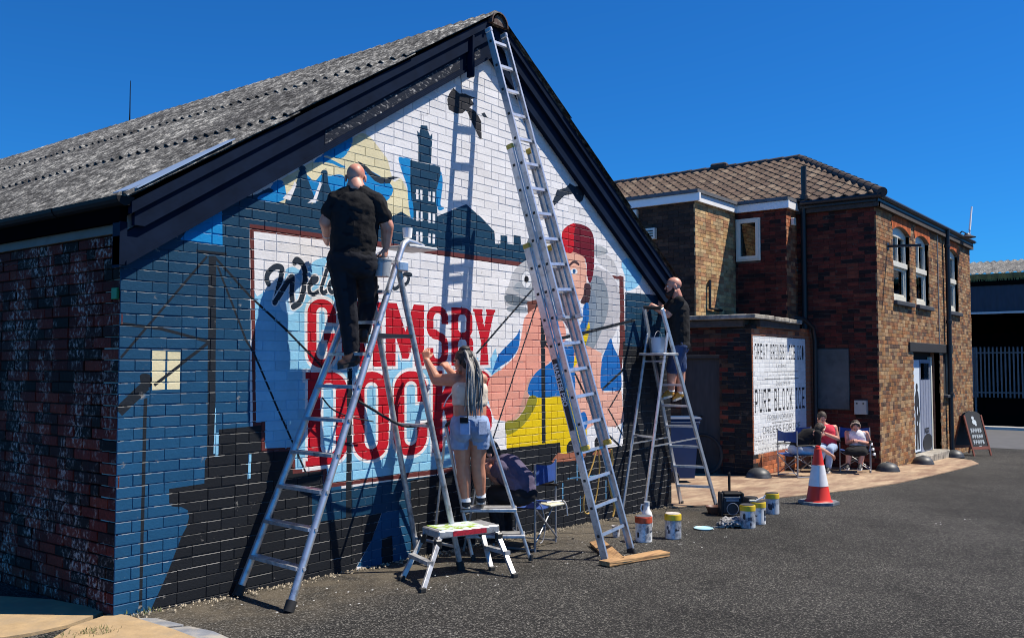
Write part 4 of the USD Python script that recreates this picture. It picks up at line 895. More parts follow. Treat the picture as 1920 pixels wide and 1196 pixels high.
rb.add([(EX, EY, EZ), (RX, RY, RZ), (RX, YR, RZ), (EX, YR, EZ), (23.6, EY, EZ), (23.6, YR, EZ)], [[0, 3, 2], [0, 2, 1], [0, 1, 4], [4, 1, 2], [4, 2, 5]])
hiproof = rb.build('hip_roof', mat('tile_underlay', (.09, .06, .045), .9, var=.3, scale=8), off)
rt = random.Random(4); GA, TW = LL / 15, .235; tiles = []
for r_ in range(15):
    s0 = r_ * GA; yh = EY + (RY - EY) * (s0 + GA * .35) / LL
    y = EY + .02
    while y < YR:
        if y + TW * .3 > yh: tiles.append((s0, y))
        y += TW
tiles.sort(key=lambda t: np.linalg.norm(A(EX, t[1], EZ) + sl * t[0] - CAM)); restt = MB()
vis = [t for t in tiles if t[1] < 9.0]
for i, (s0, y) in enumerate(vis):
    mb = MB() if i < 300 else restt
    prof = [(0, .012), (.2, -.004), (.42, .0), (.6, .028), (.8, .046), (1.0, .020)]; V = []
    base = np.array(rt.choice([(.105, .072, .053), (.125, .088, .064), (.088, .060, .046), (.15, .112, .082), (.112, .078, .058)])) * rt.uniform(.8, 1.2)
    for s, up in ((s0 - .03, .030), (s0 + GA, .006)):
        for (t, h) in prof:
            p = A(EX, 0, EZ) + sl * s + nn * (h + up + .012); V.append((p[0], y + t * TW, p[2]))
    for (t, h) in prof:
        p = A(EX, 0, EZ) + sl * (s0 - .03) + nn * (h + .016); V.append((p[0], y + t * TW, p[2]))
    n = len(prof); F = [[k, k + 1, n + k + 1, n + k] for k in range(n - 1)] + [[2 * n + k, 2 * n + k + 1, k + 1, k] for k in range(n - 1)]
    mb.add(V, F, base)
    if i < 300: mb.build('roof_tile', tilem, hiproof, paint=True)
restt.build('roof_tiles', tilem, hiproof, paint=True, kind='stuff')
def halfround(p, q, name, n):
    for k in range(n):
        a = p + (q - p) * k / n; b = p + (q - p) * (k + 1) / n - unit(q - p) * .01
        MB().path([a + A(0, 0, -.015), b + A(0, 0, -.025)], [.098, .092], 12).build(name, tile2, off)
tile2 = mat('hip_tile', (.05, .032, .026), .9, var=.4, scale=14, bump=.004)
halfround(A(EX - .04, EY - .04, EZ + .04), A(RX, RY, RZ + .04), 'hip_tile', 14); halfround(A(RX, RY, RZ + .04), A(RX, 9.2, RZ + .04), 'ridge_tile', 16)
p = onX(1349, 323, RX); MB().cbox((RX, p[1], RZ + .10), (.22, .45, .16), .04).build('ridge_vent', tile2, off)
# ------------------------------------------------------------------ the street and the open shed beyond
roadm = mat('street_asphalt', (.075, .075, .078), .9, var=.2, scale=3, bump=.002)
XF = 41.0; zf = gz(XF)
r_ = MB(); r_.add([(24.5, -60, gz(24.5) + .004), (37.7, -60, gz(37.7) + .004), (37.7, 60, gz(37.7) + .004), (24.5, 60, gz(24.5) + .004)], [[0, 1, 2, 3]]); r_.build('street', roadm, kind='structure')
MB().box((38.1, 0, gz(38.1) + .05), (.7, 120, .14)).build('far_pavement', mat('pale_kerb', (.42, .39, .34), .9, var=.15), kind='structure')
ml = MB(); a, b = onG(1846, 815), onG(1990, 825); ml.box(((a[0] + b[0]) / 2, -4.0, gz(32.6) + .010), (.14, 11.2, .004)); tag(ml.build('road_marking', white), 'long white line painted on the street before the far shed', 'road marking')
shed = thing('open_shed', 'long dark open-fronted shed with corrugated roof across the street', 'shed', (XF, 0, zf))
clad = mat('blue_cladding', (.014, .020, .036), .6, var=.3, scale=2, stretch=(1, 3, 1)); bl = mat('shed_black', (.004, .004, .004), 1.0, spec=0.0)
c = MB(); ys = np.arange(-24, 22, .11); V = []
for i, y in enumerate(ys):
    d = .03 * (i % 2)
    V += [(XF - d, y, 3.92), (XF - d, y, 5.08)]
c.add(V, [[2 * i, 2 * i + 2, 2 * i + 3, 2 * i + 1] for i in range(len(ys) - 1)]); c.build('cladding', clad, shed)
MB().box((XF - .06, -1, 3.88), (.10, 46, .09)).build('rail_beam', mat('pale_rail', (.42, .42, .42), .6), shed)
MB().box((XF + .02, -1, 5.16), (.16, 46, .20)).build('eaves_gutter', bl, shed)
MB().box((XF + 5, -1, 2.3), (.1, 46, 7)).box((XF + 2.5, 22, 2.3), (5, .1, 7)).box((XF + 2.5, -24, 2.3), (5, .1, 7)).box((XF + .3, -1, -.35), (.2, 46, 1.2)).box((XF + 2.5, -1, 5.3), (5, 46, .1)).build('dark_walls', bl, shed)
rf = MB(); ys = np.arange(-24, 22, .075); V = []
for i, y in enumerate(ys):
    h = .045 * math.sin(i * math.pi / 2 + .8); V += [(XF + .25, y, 5.62 + h), (XF + 6, y, 6.72 + h)]
rf.add(V, [[2 * i, 2 * i + 2, 2 * i + 3, 2 * i + 1] for i in range(len(ys) - 1)]); rf.build('corrugated_roof', fibre, shed, smooth=60)
MB().box((XF + .25, -1, 5.42), (.3, 46, .34)).build('wall_plate', mat('mossy_plate', (.12, .105, .05), .95, var=.5, scale=8), shed)
rg = random.Random(3); gm = MB()
for i in range(2600):
    y = rg.uniform(-6, 7); x = XF + rg.uniform(-.02, .1); z = 5.24; h = rg.uniform(.18, .46); dx_, dy_ = rg.uniform(-.05, .05), rg.uniform(-.08, .08)
    gm.add([(x, y - .012, z), (x, y + .012, z), (x - .04 + dx_, y + dy_, z + h)], [[0, 1, 2]])
tag(gm.build('gutter_grass', mat('dry_grass', (.20, .17, .055), .9, var=.5, scale=3)), 'dry yellow grass growing along the shed gutter', 'grass', kind='stuff')
fen = thing('palisade_fence', 'grey steel palisade fence closing the front of the dark shed', 'fence', (XF - .3, 0, zf))
galv = mat('galvanised_pale', (.085, .088, .095), .7, .1, var=.2, scale=6)
for i, y in enumerate(np.arange(-5.5, 6.2, .158)):
    z0, z1 = .24, 2.42
    MB().prism(Polygon([(y - .032, z0), (y + .032, z0), (y + .032, z1 - .09), (y + .02, z1), (y, z1 - .05), (y - .02, z1), (y - .032, z1 - .09)]), lambda u, v, w: (XF - .30 + w + .0, u, v), .012).build('pale', galv, fen)
for z in (.45, 2.15): MB().box((XF - .26, .3, z), (.05, 12.5, .06)).build('rail', galv, fen)
for y in (-5.6, -2.8, 0, 2.8, 6.2): MB().box((XF - .22, y, .75), (.08, .08, 3.3)).build('post', galv, fen)
# ------------------------------------------------------------------ ladders
alu = mat('aluminium', (.62, .63, .65), .38, .85, var=.18, scale=9, bump=.0006, bscale=40, dark=(.35, .35, .36), dscale=14, damt=.2)
aluw = mat('worn_aluminium', (.50, .50, .50), .5, .7, var=.3, scale=14, bump=.001, dark=(.20, .19, .18), dscale=10, damt=.25)
rubber = mat('black_rubber', (.015, .015, .015), .7, var=.2)
def lerp(a, b, t): return np.asarray(a, float) + (np.asarray(b, float) - np.asarray(a, float)) * t
def at_z(a, b, z): return lerp(a, b, (z - a[2]) / (b[2] - a[2]))
def on_line(foot, px, py, Y): return onY(px, py, Y)
# trestle ladder the tall man stands on
T1 = thing('trestle_stepladder', 'tall aluminium stepladder with tube stiles and ten treads under the man in black', 'stepladder', (1.8, -.36, gz(1.8)))
zt = 2.40
nf, ff = A(.834, -.70, gz(.83)), A(.90, -.055, gz(.9))           # near and far climbing feet
nt, ft = onY(742, 492, -.52), onY(684, 500, -.20)
pnf, pff = A(2.66, -.64, gz(2.66)), A(2.76, -.06, gz(2.76))
def stile(mb_name, foot, top, r, parent, m=alu, rub=True, extra=None):
    mb = MB(); pts = [foot, top] + (extra or []); mb.path(pts, r, 12); s = mb.build(mb_name, m, parent, smooth=50)
    if rub: d = unit(np.asarray(top) - foot); MB().tube(foot - d * .005, foot + d * .07, r + .010, 10).build('rubber_foot', rubber, s, smooth=50)
    return s
hook = [nt + A(.10, .015, .155), nt + A(.155, .03, .185), nt + A(.27, .05, .18), nt + A(.38, .07, .165)]
st_n = stile('stile', nf, nt + A(.07, .01, .11), .027, T1, extra=hook)
st_f = stile('stile', ff, ft + (ft - ff) * .06, .027, T1)
stile('prop_leg', pnf, nt + A(.045, .02, -.03), .024, T1, aluw); stile('prop_leg', pff, ft + A(.03, 0, -.02), .024, T1, aluw)
for k in range(10):
    z = .235 + k * .2435
    a, b = at_z(nf, nt, z), at_z(ff, ft, z); u = unit(nt - nf)
    MB().bar(a + A(.0, .012, 0), b - A(0, .012, 0), .075, .024, (0, 0, 1)).build('tread', alu if k % 3 else aluw, T1)
    MB().tube(a + A(-.0, -.032, 0), a + A(0, -.02, 0), .014, 8).build('rivet', aluw, st_n)
for z in (.12, 1.12, 1.84):
    MB().tube(at_z(pnf, nt, z), at_z(pff, ft, z), .013, 8).build('cross_tube', aluw, T1)
MB().bar(at_z(nf, nt, 1.84), at_z(pnf, nt, 1.84), .02, .03).build('locking_arm', blacki, T1)
MB().cbox((nt + A(.045, -.02, -.03)), (.11, .06, .08), .01).build('hinge_plate', alu, T1)
top = [nt + A(.09, .06, .10), ft + A(.09, 0, .10)]
sp = onY(770, 462, -.36); MB().cbox((sp[0], -.36, sp[2] - .02), (.34, .30, .022), .006).build('top_tray', mat('tray_dirty', (.50, .50, .49), .5, .3, var=.3, scale=20), T1)
MB().path(curve([onY(*p, -.34) for p in ((672, 752), (700, 768), (731, 787), (760, 799), (790, 797), (808, 790))], 5, False), .011, 6).build('strap', mat('black_webbing', (.012, .012, .013), .8), T1)
MB().path(curve([onY(*p, -.10) for p in ((604, 745), (625, 768), (660, 782), (700, 790))], 5, False), .006, 6).build('cord', mat('black_webbing', (.012, .012, .013), .8), T1)
cp = onY(764, 436, -.36); mug = thing('paint_cup', 'small white paint cup on the top tray of the trestle ladder', 'cup', cp - A(0, 0, .045))
MB().lathe([(0, 0), (.036, 0), (.042, .08), (.038, .08), (.033, .006), (0, .006)], cp - A(0, 0, .045), 18).build('cup', white, mug, smooth=40)

# triple extension ladder
L3 = thing('extension_ladder', 'very long aluminium extension ladder leaning up to the gable peak', 'ladder', (4.08, -1.42, gz(4)))
fl, frt = A(3.80, -1.43, gz(3.8) + .01), A(4.30, -1.40, gz(4.3) + .01)
tl, tr = onY(906, 58, -.175), onY(943, 74, -.175)
up = unit(tl - fl); cen_b, cen_t = (fl + frt) / 2, (tl + tr) / 2; axis = unit(cen_t - cen_b); lat = A(1, .02, 0); lat = unit(lat - axis * (lat @ axis)); out = unit(np.cross(lat, axis)); out = out if out[1] < 0 else -out
LEN = np.linalg.norm(cen_t - cen_b)
def section(s0, s1, wb, wt, off_, n_name, capcol):
    """one ladder section between distances s0 and s1 along the ladder"""
    for sd in (-1, 1):
        a = cen_b + axis * s0 + lat * sd * wb(s0) / 2 + out * off_; b = cen_b + axis * s1 + lat * sd * wb(s1) / 2 + out * off_
        Rz = unit(b - a); Rx = lat; Ry = np.cross(Rz, Rx); R = np.stack([Rx, Ry, Rz], 1)
        m = MB(); L = np.linalg.norm(b - a); c = (a + b) / 2
        prof = Polygon([(-.012, -.033), (.012, -.033), (.012, -.027), (-.006, -.027), (-.006, .027), (.012, .027), (.012, .033), (-.012, .033)])
        pr = affinity.scale(prof, -sd if sd > 0 else 1, 1, origin=(0, 0))
        m.prism(pr, lambda u, v, w: a + Rx * u + Ry * v + Rz * w, L)
        st = m.build('stile', alu, L3, label=None)
        k = math.ceil(s0 / .2475)
        while k * .2475 < s1 - .05:
            q = cen_b + axis * k * .2475 + lat * sd * (wb(k * .2475) / 2 + .0135) + out * off_
            if sd < 0: MB().box(q, (.004, .024, .024), R).build('rung_end', blacki, st)
            k += 1
        MB().cbox(b, (.034, .076, .05), .008, R).build('end_cap', capcol, st); 
        if s0 < .1: MB().cbox(a, (.04, .08, .06), .008, R).build('end_cap', rubber, st)
        else: MB().cbox(a, (.036, .08, .05), .008, R).build('end_cap', capcol, st)
    k = math.ceil((s0 + .06) / .2475)
    while k * .2475 < s1 - .06:
        p = cen_b + axis * k * .2475 + out * off_; h = wb(k * .2475) / 2 - .006
        MB().bar(p - lat * h, p + lat * h, .026, .028, up=axis).build('rung', alu, L3); k += 1
ycap = mat('yellow_cap', (.50, .36, .06), .6, var=.2)
def s_at(px, py):
    best = min(((np.hypot(*(np.array(proj_(cen_b + axis * s - lat * .2)) - (px, py))), s) for s in np.arange(0, LEN, .02))); return best[1]
def proj_(p):
    p = np.asarray(p, float) - CAM; z = p @ FW; return CX + FPX * (p @ RT) / z, CY - FPX * (p @ UP) / z
wid = lambda d: (lambda s: (.47 - .115 * s / LEN) - d)
section(0.0, s_at(1003, 455), wid(0), None, -.10, 'base', ycap)
section(s_at(1112, 838), s_at(957, 272), wid(.055), None, -.03, 'middle', ycap)
section(s_at(1064, 588), LEN, wid(.105), None, .04, 'fly', alu)
ll = s_at(1120, 850)
tx = affinity.affine_transform(text_poly('LADDERS', 1, True), [.045, 0, 0, .045, 0, 0]); tx2 = affinity.affine_transform(text_poly('MASTER PRO', 1, True), [.045, 0, 0, .045, 0, 0])
lab = MB(); o = cen_b + axis * (ll + .62) - lat * (wid(0)(1) / 2 + .014) - out * .10
MB().prism(sbox(-.30, -.020, .36, .026), lambda u, v, w: o - axis * u + out * v - lat * w, .0015).build('label_plate', mat('label_black', (.02, .02, .022), .5), L3)
MB().prism(affinity.translate(tx2, -.26, -.018), lambda u, v, w: o - axis * u + out * v - lat * (.0017 + w), .001).build('label_text', white, L3)
def rope(pts, Y, r, name, label, col):
    o = thing(name, label, 'rope', onY(*pts[0], Y)); MB().path(curve([onY(*p, Y) for p in pts], 5, False), r, 6).build('strand', col, o, smooth=60)
ropem = mat('tan_rope', (.45, .28, .07), .9, var=.3, scale=60, bump=.002, bscale=120)
rope([(1122, 838), (1124, 880), (1117, 935), (1104, 962), (1094, 952), (1100, 905), (1112, 868), (1118, 842)], -.62, .008, 'tie_rope', 'loop of tan rope hanging inside the long ladder', ropem)
rope([(1146, 842), (1148, 868), (1142, 900), (1146, 925), (1152, 950), (1149, 968)], -.60, .012, 'tie_rope', 'thick tan rope hanging straight down by the long ladder', ropem)
woodm = mat('weathered_plank', (.38, .22, .095), .85, var=.35, scale=9, bump=.003, bscale=50, stretch=(.6, 7, 7), dark=(.20, .10, .045), dscale=3, damt=.3)
def plank(a, b, w, t, label, tilt=0.0):
    a, b = np.asarray(a, float), np.asarray(b, float); d = unit(b - a); s = unit(np.cross((0, 0, 1), d)); n = np.cross(d, s); s2 = s * math.cos(tilt) + n * math.sin(tilt)
    n2 = np.cross(d, s2); R = np.stack([d, s2, n2], 1); o = thing('timber_plank', label, 'plank', (a + b) / 2)
    rr_ = random.Random(int(w * 1000) + len(label)); m = trimesh.creation.box((np.linalg.norm(b - a), w, t)).subdivide().subdivide()
    v = m.vertices + np.random.RandomState(len(label)).normal(0, .0015, m.vertices.shape); MB().add(v @ R.T + (a + b) / 2, m.faces).build('board', woodm, o)
plank(onG(1133, 1060) + A(0, 0, .02), onG(1246, 1040) + A(0, 0, .02), .125, .035, 'long weathered plank lying flat under the feet of the tall ladder')
plank(onG(1118, 1022) + A(0, 0, .035), onG(1158, 1054) + A(0, 0, .015), .13, .03, 'short reddish plank lying behind the left foot of the tall ladder', .25)

# platform stepladder of the bearded man
T2 = thing('platform_stepladder', 'aluminium platform stepladder with top rail under the bearded man at the end of the wall', 'stepladder', (7.0, -.25, gz(7)))
cn, cf = A(7.90, -.46, gz(7.9)), A(7.76, -.03, gz(7.8)); hn, hf = onY(1241, 578, -.36), onY(1207, 576, -.10)
pn, pf = A(5.92, -.50, gz(5.9)), A(6.22, -.05, gz(6.2))
def rail(name, pts, w, h, parent, m=alu):
    mb = MB()
    for p, q in zip(pts[:-1], pts[1:]): mb.bar(p, q, w, h, (0, 1, 0), .004)
    return mb.build(name, m, parent)
for f, t in ((cn, hn), (cf, hf)):
    s = rail('stile', [f, t], .062, .026, T2); MB().cbox(f + A(0, 0, .02), (.075, .04, .05), .006).build('rubber_foot', rubber, s)
jn, jf = at_z(cn, hn, 2.0), at_z(cf, hf, 2.0)
for f, t in ((pn, jn), (pf, jf)):
    s = rail('prop_leg', [f, t + A(-.03, 0, 0)], .036, .024, T2); MB().cbox(f + A(0, 0, .02), (.05, .04, .05), .006).build('rubber_foot', rubber, s)
for k in range(6):
    z = .06 + k * .262; a, b = at_z(cn, hn, z), at_z(cf, hf, z); MB().bar(a, b, .075, .026, (0, 0, 1)).build('tread', alu, T2)
rail('top_rail', [hn, hf], .04, .03, T2, blacki)
pc = (at_z(pn, jn, 1.74) + at_z(pf, jf, 1.74) + at_z(cn, hn, 1.74) + at_z(cf, hf, 1.74)) / 4
MB().cbox((pc[0] - .02, pc[1], 1.745), (.38, .34, .03), .006).build('platform', aluw, T2)
for z in (.78, 1.66): MB().bar(at_z(pn, jn, z), at_z(pf, jf, z), .03, .02).build('brace', alu, T2)
for a, b in ((pn, cn), (pf, cf)): MB().bar(at_z(a, jn if a is pn else jf, .68), at_z(b, hn if b is cn else hf, .70), .025, .012).build('spreader_bar', alu, T2)
def bucket(c, r, h, label, m):
    o = thing('paint_kettle', label, 'bucket', c); MB().lathe([(0, 0), (r * .82, 0), (r, h), (r * 1.04, h), (r * 1.04, h - .012), (r * .96, h - .004), (r * .8, .01), (0, .01)], c, 22).build('pail', m, o, smooth=40)
    MB().path([c + A(r * math.cos(t), 0, h - .01 + r * .9 * math.sin(t)) for t in np.linspace(0, math.pi, 9)], .003, 6).build('bail_handle', alu, o)
pail = mat('pale_pail', (.55, .57, .58), .5, var=.12, scale=14, dark=(.12, .13, .14), dscale=16, damt=.12)
bucket(A(pc[0] - .02, -.23, 1.762), .095, .19, 'pale bucket standing on the platform of the right ladder', mat('blue_white_pail', (.50, .60, .68), .45, var=.1))

# small steps under the woman, folding work platform
T3 = thing('small_stepladder', 'low aluminium steps with two broad treads under the woman in denim shorts', 'stepladder', (3.1, -.5, gz(3.1)))
fd, rd = A(.7925, .6099, 0), A(.6099, -.7925, 0)
lf_, rf_ = onG(887, 1050), onG(887, 1050) + rd * .50
ltp = onY(836, 800, -.32); rtp = ltp + rd * .36
for f, t in ((lf_, ltp), (rf_, rtp)):
    s = MB().path([f, t], .016, 10).build('stile', alu, T3, smooth=50); MB().tube(f, f + A(0, 0, .05), .022, 10).build('rubber_foot', rubber, s)
MB().path([ltp] + [ltp + rd * .18 * (1 - math.cos(a)) + A(0, 0, .07 * math.sin(a)) for a in np.linspace(.3, math.pi - .3, 7)] + [rtp], .014, 8).build('hoop', blacki, T3, smooth=50)
lr, rr2 = A(2.95, -.06, gz(3)), A(3.30, -.12, gz(3.3))
for f, t in ((lr, ltp), (rr2, rtp)): MB().path([f, lerp(f, t, .93)], .011, 8).build('rear_leg', alu, T3, smooth=50)
for z in (.135, .36):
    a, b = at_z(lf_, ltp, z), at_z(rf_, rtp, z); c = (a + b) / 2 + fd * .06; R = np.stack([rd, fd, A(0, 0, 1)], 1)
    MB().cbox(c, (np.linalg.norm(b - a) + .04, .21, .03), .006, R).build('tread', aluw, T3)
STEPZ = .377
T4 = thing('work_platform', 'low folding work platform with paint-splashed top in front of the stepladders', 'work platform', (2.3, -.92, gz(2.3)))
feet = [onG(753, 1086), onG(792, 1109), onG(922, 1068), onG(965, 1081)]; zt_ = .31
topc = [onZ_ for onZ_ in []]
def onZ(x, y, Z): r = ray(x, y); return CAM + r * ((Z - CAM[2]) / r[2])
tc = [onZ(791, 986, zt_), onZ(823, 996, zt_), onZ(904, 974, zt_), onZ(936, 983, zt_)]
ctr = sum(tc) / 4; ax = unit((tc[3] - tc[1]) + (tc[2] - tc[0])); ay = unit(np.cross((0, 0, 1), ax)); R = np.stack([ax, ay, A(0, 0, 1)], 1)
LX = np.linalg.norm(tc[3] - tc[1]); LY = abs((tc[0] - tc[1]) @ ay)
splash = paint_mat('platform_top', .6, .002, 60, .2, dirt=(.55, .60, .66), dirt_amt=.42, dirt_scale=14)
MB().cbox(ctr - A(0, 0, .03), (LX, LY, .06), .008, R).build('frame', aluw, T4)
MB().box(ctr + A(0, 0, .002) - ax * .05, (LX * .70, LY * .92, .004), R, (.34, .48, .05)).build('top_sheet', splash, T4, paint=True)
MB().box(ctr - ay * (LY / 2 + .002) - A(0, 0, .032), (LX * .55, .003, .038), R).build('red_label', mat('red_label', (.38, .015, .03), .5, var=.5, scale=60), T4)
for i, f in enumerate(feet):
    sx, sy = (-1 if i < 2 else 1), (1 if i % 2 == 0 else -1); t = ctr + ax * sx * (LX / 2 - .02) + ay * sy * (LY / 2 - .02) - A(0, 0, .05)
    lg = MB().bar(f, t, .042, .022, ay, .003).build('leg', aluw, T4); MB().cbox(f + A(0, 0, .012), (.05, .035, .035), .005, R).build('rubber_foot', rubber, lg)
    MB().cbox(lerp(f, t, .86), (.06, .045, .075), .01, R).build('hinge', blacki, lg)
for i in (0, 2): MB().bar(lerp(feet[i], ctr + ax * (-1 if i < 2 else 1) * LX / 2 + ay * LY / 2, .45), lerp(feet[i + 1], ctr + ax * (-1 if i < 2 else 1) * LX / 2 - ay * LY / 2, .45), .05, .03).build('side_step', aluw, T4)

# ------------------------------------------------------------------ paint cans and tools on the tarmac
def can(px, py, label, band, body, handle=0, lid=(.03, .03, .035), r=.083, h=.245, extra=None):
    c = onG(px, py); c[2] = gz(c[0]); o = thing('paint_can', label, 'paint can', c, local=True)
    MB().lathe([(0, 0), (r * .98, 0), (r, .006), (r, h - .05), (0, h - .05)], (0, 0, 0), 26).build('tin', body, o, smooth=40)
    MB().lathe([(r + .001, h - .062), (r + .003, h - .058), (r + .003, h - .012), (r, h - .004), (r * .9, h)], (0, 0, 0), 26).build('rim_band', band, o, smooth=40)
    MB().lathe([(0, h - .006), (r * .9, h - .004), (r * .93, h + .004), (r * .86, h + .006), (0, h + .002)], (0, 0, 0), 24).build('lid', mat('can_lid_%d' % int(lid[0] * 100), lid, .5, var=.3, scale=30), o, smooth=40)
    R_ = np.stack([RT, UP, -FW], 1); fwd = unit(A(-FW[0], -FW[1], 0)); a0 = math.atan2(fwd[1], fwd[0])
    pat = MB(); rr_ = random.Random(px)
    for k in range(4):
        t0 = a0 + rr_.uniform(-1.2, .8); w_ = rr_.uniform(.25, .6); z0 = rr_.uniform(.02, .10); z1 = z0 + rr_.uniform(.03, .08); n = 6; V = []
        for i in range(n): t = t0 + w_ * i / (n - 1); V += [((r + .0012) * math.cos(t), (r + .0012) * math.sin(t), z0 + .01 * rr_.random()), ((r + .0012) * math.cos(t), (r + .0012) * math.sin(t), z1 - .02 * rr_.random())]
        MB().add(V, [[2 * i, 2 * i + 2, 2 * i + 3, 2 * i + 1] for i in range(n - 1)]).build('label_patch', mat('label_grey_%d' % (k % 3), ((.05, .06, .09), (.25, .28, .32), (.02, .02, .025))[k % 3], .45), o)
    if handle == 1: MB().path([(r * 1.02 * math.cos(t) * RT[0], r * 1.02 * math.cos(t) * RT[1], h - .03 + .105 * math.sin(t)) for t in np.linspace(0, math.pi, 12)], .0032, 6).build('bail_handle', blacki, o)
    return o
yb = mat('yellow_band', (.60, .42, .02), .45, var=.15, scale=20); rbm = mat('red_band', (.42, .06, .02), .45, var=.8, scale=14)
tin = mat('tin_pale', (.55, .58, .62), .35, .3, var=.1, scale=10, dark=(.08, .09, .12), dscale=9, damt=.32); tinw = mat('tin_white', (.70, .71, .70), .35, var=.08, dark=(.05, .05, .07), dscale=8, damt=.3)
can(1207, 1014, 'paint can with red and yellow band half behind the foot of the tall ladder', rbm, tinw, lid=(.10, .11, .13))
can(1262, 1008, 'single open paint can with raised wire handle beside the tall ladder', yb, tin, 1, lid=(.55, .50, .45))
can(1448, 962, 'paint can with yellow band and dark lid standing apart near the traffic cone', yb, tin, lid=(.02, .02, .02))
can(1402, 988, 'nearer of the two touching paint cans beside the black radio', yb, tin, lid=(.05, .05, .055))
cn5 = can(1422, 981, 'paint can carrying a white brush behind the nearer can beside the radio', yb, tinw, lid=(.04, .04, .045))
can(1408, 972, 'dark paint can at the back of the group beside the radio', mat('black_band', (.02, .02, .022), .5), mat('dark_tin', (.03, .03, .035), .5), lid=(.02, .02, .02), h=.25)
b_ = onG(1422, 981); bz = gz(b_[0]) + .255; br = thing('paint_brush', 'white handled brush lying across a paint can lid', 'paint brush', (b_[0], b_[1], bz))
q0, q1 = b_ * A(1, 1, 0) + A(0, 0, bz) - RT * .10, b_ * A(1, 1, 0) + A(0, 0, bz) + RT * .06
MB().bar(q0, q0 + RT * .07, .045, .02, (0, 0, 1), .004).build('bristles', mat('cream_bristle', (.62, .60, .5), .8), br); MB().path([q0 + RT * .07, q1 + A(0, 0, .04), q1 + RT * .02 + A(0, 0, .065), q1 + A(0, 0, .02)], .009, 8).build('handle', white, br)
j = onG(1213, 988); j[2] = gz(j[0]); jr = thing('white_bottle', 'white plastic bottle with moulded handle behind the first paint can', 'bottle', j, local=True)
MB().lathe([(0, 0), (.055, 0), (.060, .01), (.060, .13), (.050, .165), (.03, .195), (.028, .24), (0, .24)], (0, 0, 0), 22).build('body', white, jr, smooth=50); MB().lathe([(0, .24), (.032, .24), (.032, .275), (0, .278)], (0, 0, 0), 14).build('cap', mat('grey_cap', (.35, .38, .42), .5), jr)
MB().path([(-.045 * RT[0], -.045 * RT[1], .16), (-.068 * RT[0], -.068 * RT[1], .20), (-.055 * RT[0], -.055 * RT[1], .245), (-.03 * RT[0], -.03 * RT[1], .245)], .009, 8).build('handle', white, jr, smooth=50)
c = onG(1155, 1006); c[2] = gz(c[0]); o = thing('paper_cup', 'small printed paper cup on the tarmac seen through the tall ladder', 'cup', c, local=True)
MB().lathe([(0, 0), (.034, 0), (.045, .11), (.048, .112), (.042, .11), (.032, .008), (0, .008)], (0, 0, 0), 20).build('cup', mat('cup_print', (.62, .60, .58), .6, var=.1, dark=(.10, .07, .06), dscale=30, damt=.4), o, smooth=40)
c = onG(1319, 991); c[2] = gz(c[0]) + .004; o = thing('can_lid', 'round lid wet with pale blue paint lying on the tarmac', 'lid', c, local=True)
MB().lathe([(0, 0), (.10, 0), (.105, .008), (.095, .012), (.088, .006), (0, .006)], (0, 0, 0), 28).build('disc', mat('pale_blue_wet_paint', (.42, .68, .78), .25, var=.1), o, smooth=40)
# work radio, brush pot, gloves, bowl
c = onG(1371, 966); c[2] = gz(c[0]); rz = math.degrees(math.atan2(-RT[1], -RT[0])) + 180; o = thing('site_radio', 'black rugged work radio with round speaker and carrying handle', 'radio', c, rz, local=True)
MB().cbox((0, 0, .135), (.25, .16, .22), .02).build('body', mat('radio_black', (.018, .019, .022), .45, var=.2), o); MB().cbox((0, .0, .262), (.22, .15, .045), .018).build('roll_bar', blackp, o)
for sx in (-1, 1): MB().cbox((sx * .125, 0, .14), (.03, .17, .28), .012).build('bumper', rubber, o)
spk = [(0, 0), (.055, 0), (.062, .006), (.066, 0), (.066, -.01), (0, -.01)]; t = MB(); t.lathe(spk, (0, 0, 0), 22); v = np.vstack(t.V); MB().add(np.stack([v[:, 0], -.082 - v[:, 2], v[:, 1] + .09], 1), np.vstack(t.F)).build('speaker', mat('speaker_grille', (.04, .042, .045), .5), o, smooth=40)
MB().path([(.068 * math.cos(a), -.084, .09 + .068 * math.sin(a)) for a in np.linspace(0, 2 * math.pi, 25)], .005, 6, caps=False).build('speaker_ring', aluw, o)
MB().box((0, -.083, .192), (.15, .006, .028)).build('display', mat('display_grey', (.22, .25, .28), .3), o); MB().box((0, -.0835, .222), (.18, .006, .010)).build('trim', aluw, o)
c = onG(1368, 952); c[2] = gz(c[0]); o = thing('paint_roller_tray', 'black handled scraper standing upright behind the radio', 'scraper', c, local=True)
MB().cbox((0, 0, .32), (.05, .02, .26), .008).build('handle', blackp, o); MB().cbox((0, 0, .10), (.07, .008, .2), .003).build('blade', aluw, o)
c = onG(1340, 962); c[2] = gz(c[0]); o = thing('wooden_bowl', 'shallow brown bowl beside the black radio', 'bowl', c, local=True)
MB().lathe([(0, .02), (.06, .02), (.06, 0), (.075, 0), (.11, .085), (.105, .09), (.065, .04), (0, .035)], (0, 0, 0), 22).build('bowl', mat('brown_bowl', (.14, .06, .035), .5, var=.3), o, smooth=40)
c = onG(1366, 986); c[2] = gz(c[0]); o = thing('work_gloves', 'crumpled grey and black work gloves on the tarmac before the radio', 'gloves', c, local=True)
rg2 = np.random.RandomState(8)
for k in range(2):
    m = trimesh.creation.icosphere(3); v = m.vertices * (.15, .085, .05); n_ = meshkit.fbm(m.vertices * 3.2 + k * 7, 4) - .5; v = v * (1 + 1.5 * n_[:, None]); v[:, 2] = np.maximum(v[:, 2] + .045, .001)
    MB().add(v + A(RT[0] * (.10 * k), RT[1] * (.10 * k), 0), m.faces).build('glove', mat('glove_cloth', (.10, .10, .105), .9, var=.5, scale=30, dark=(.5, .5, .5), dscale=22, damt=.35), o, smooth=True)
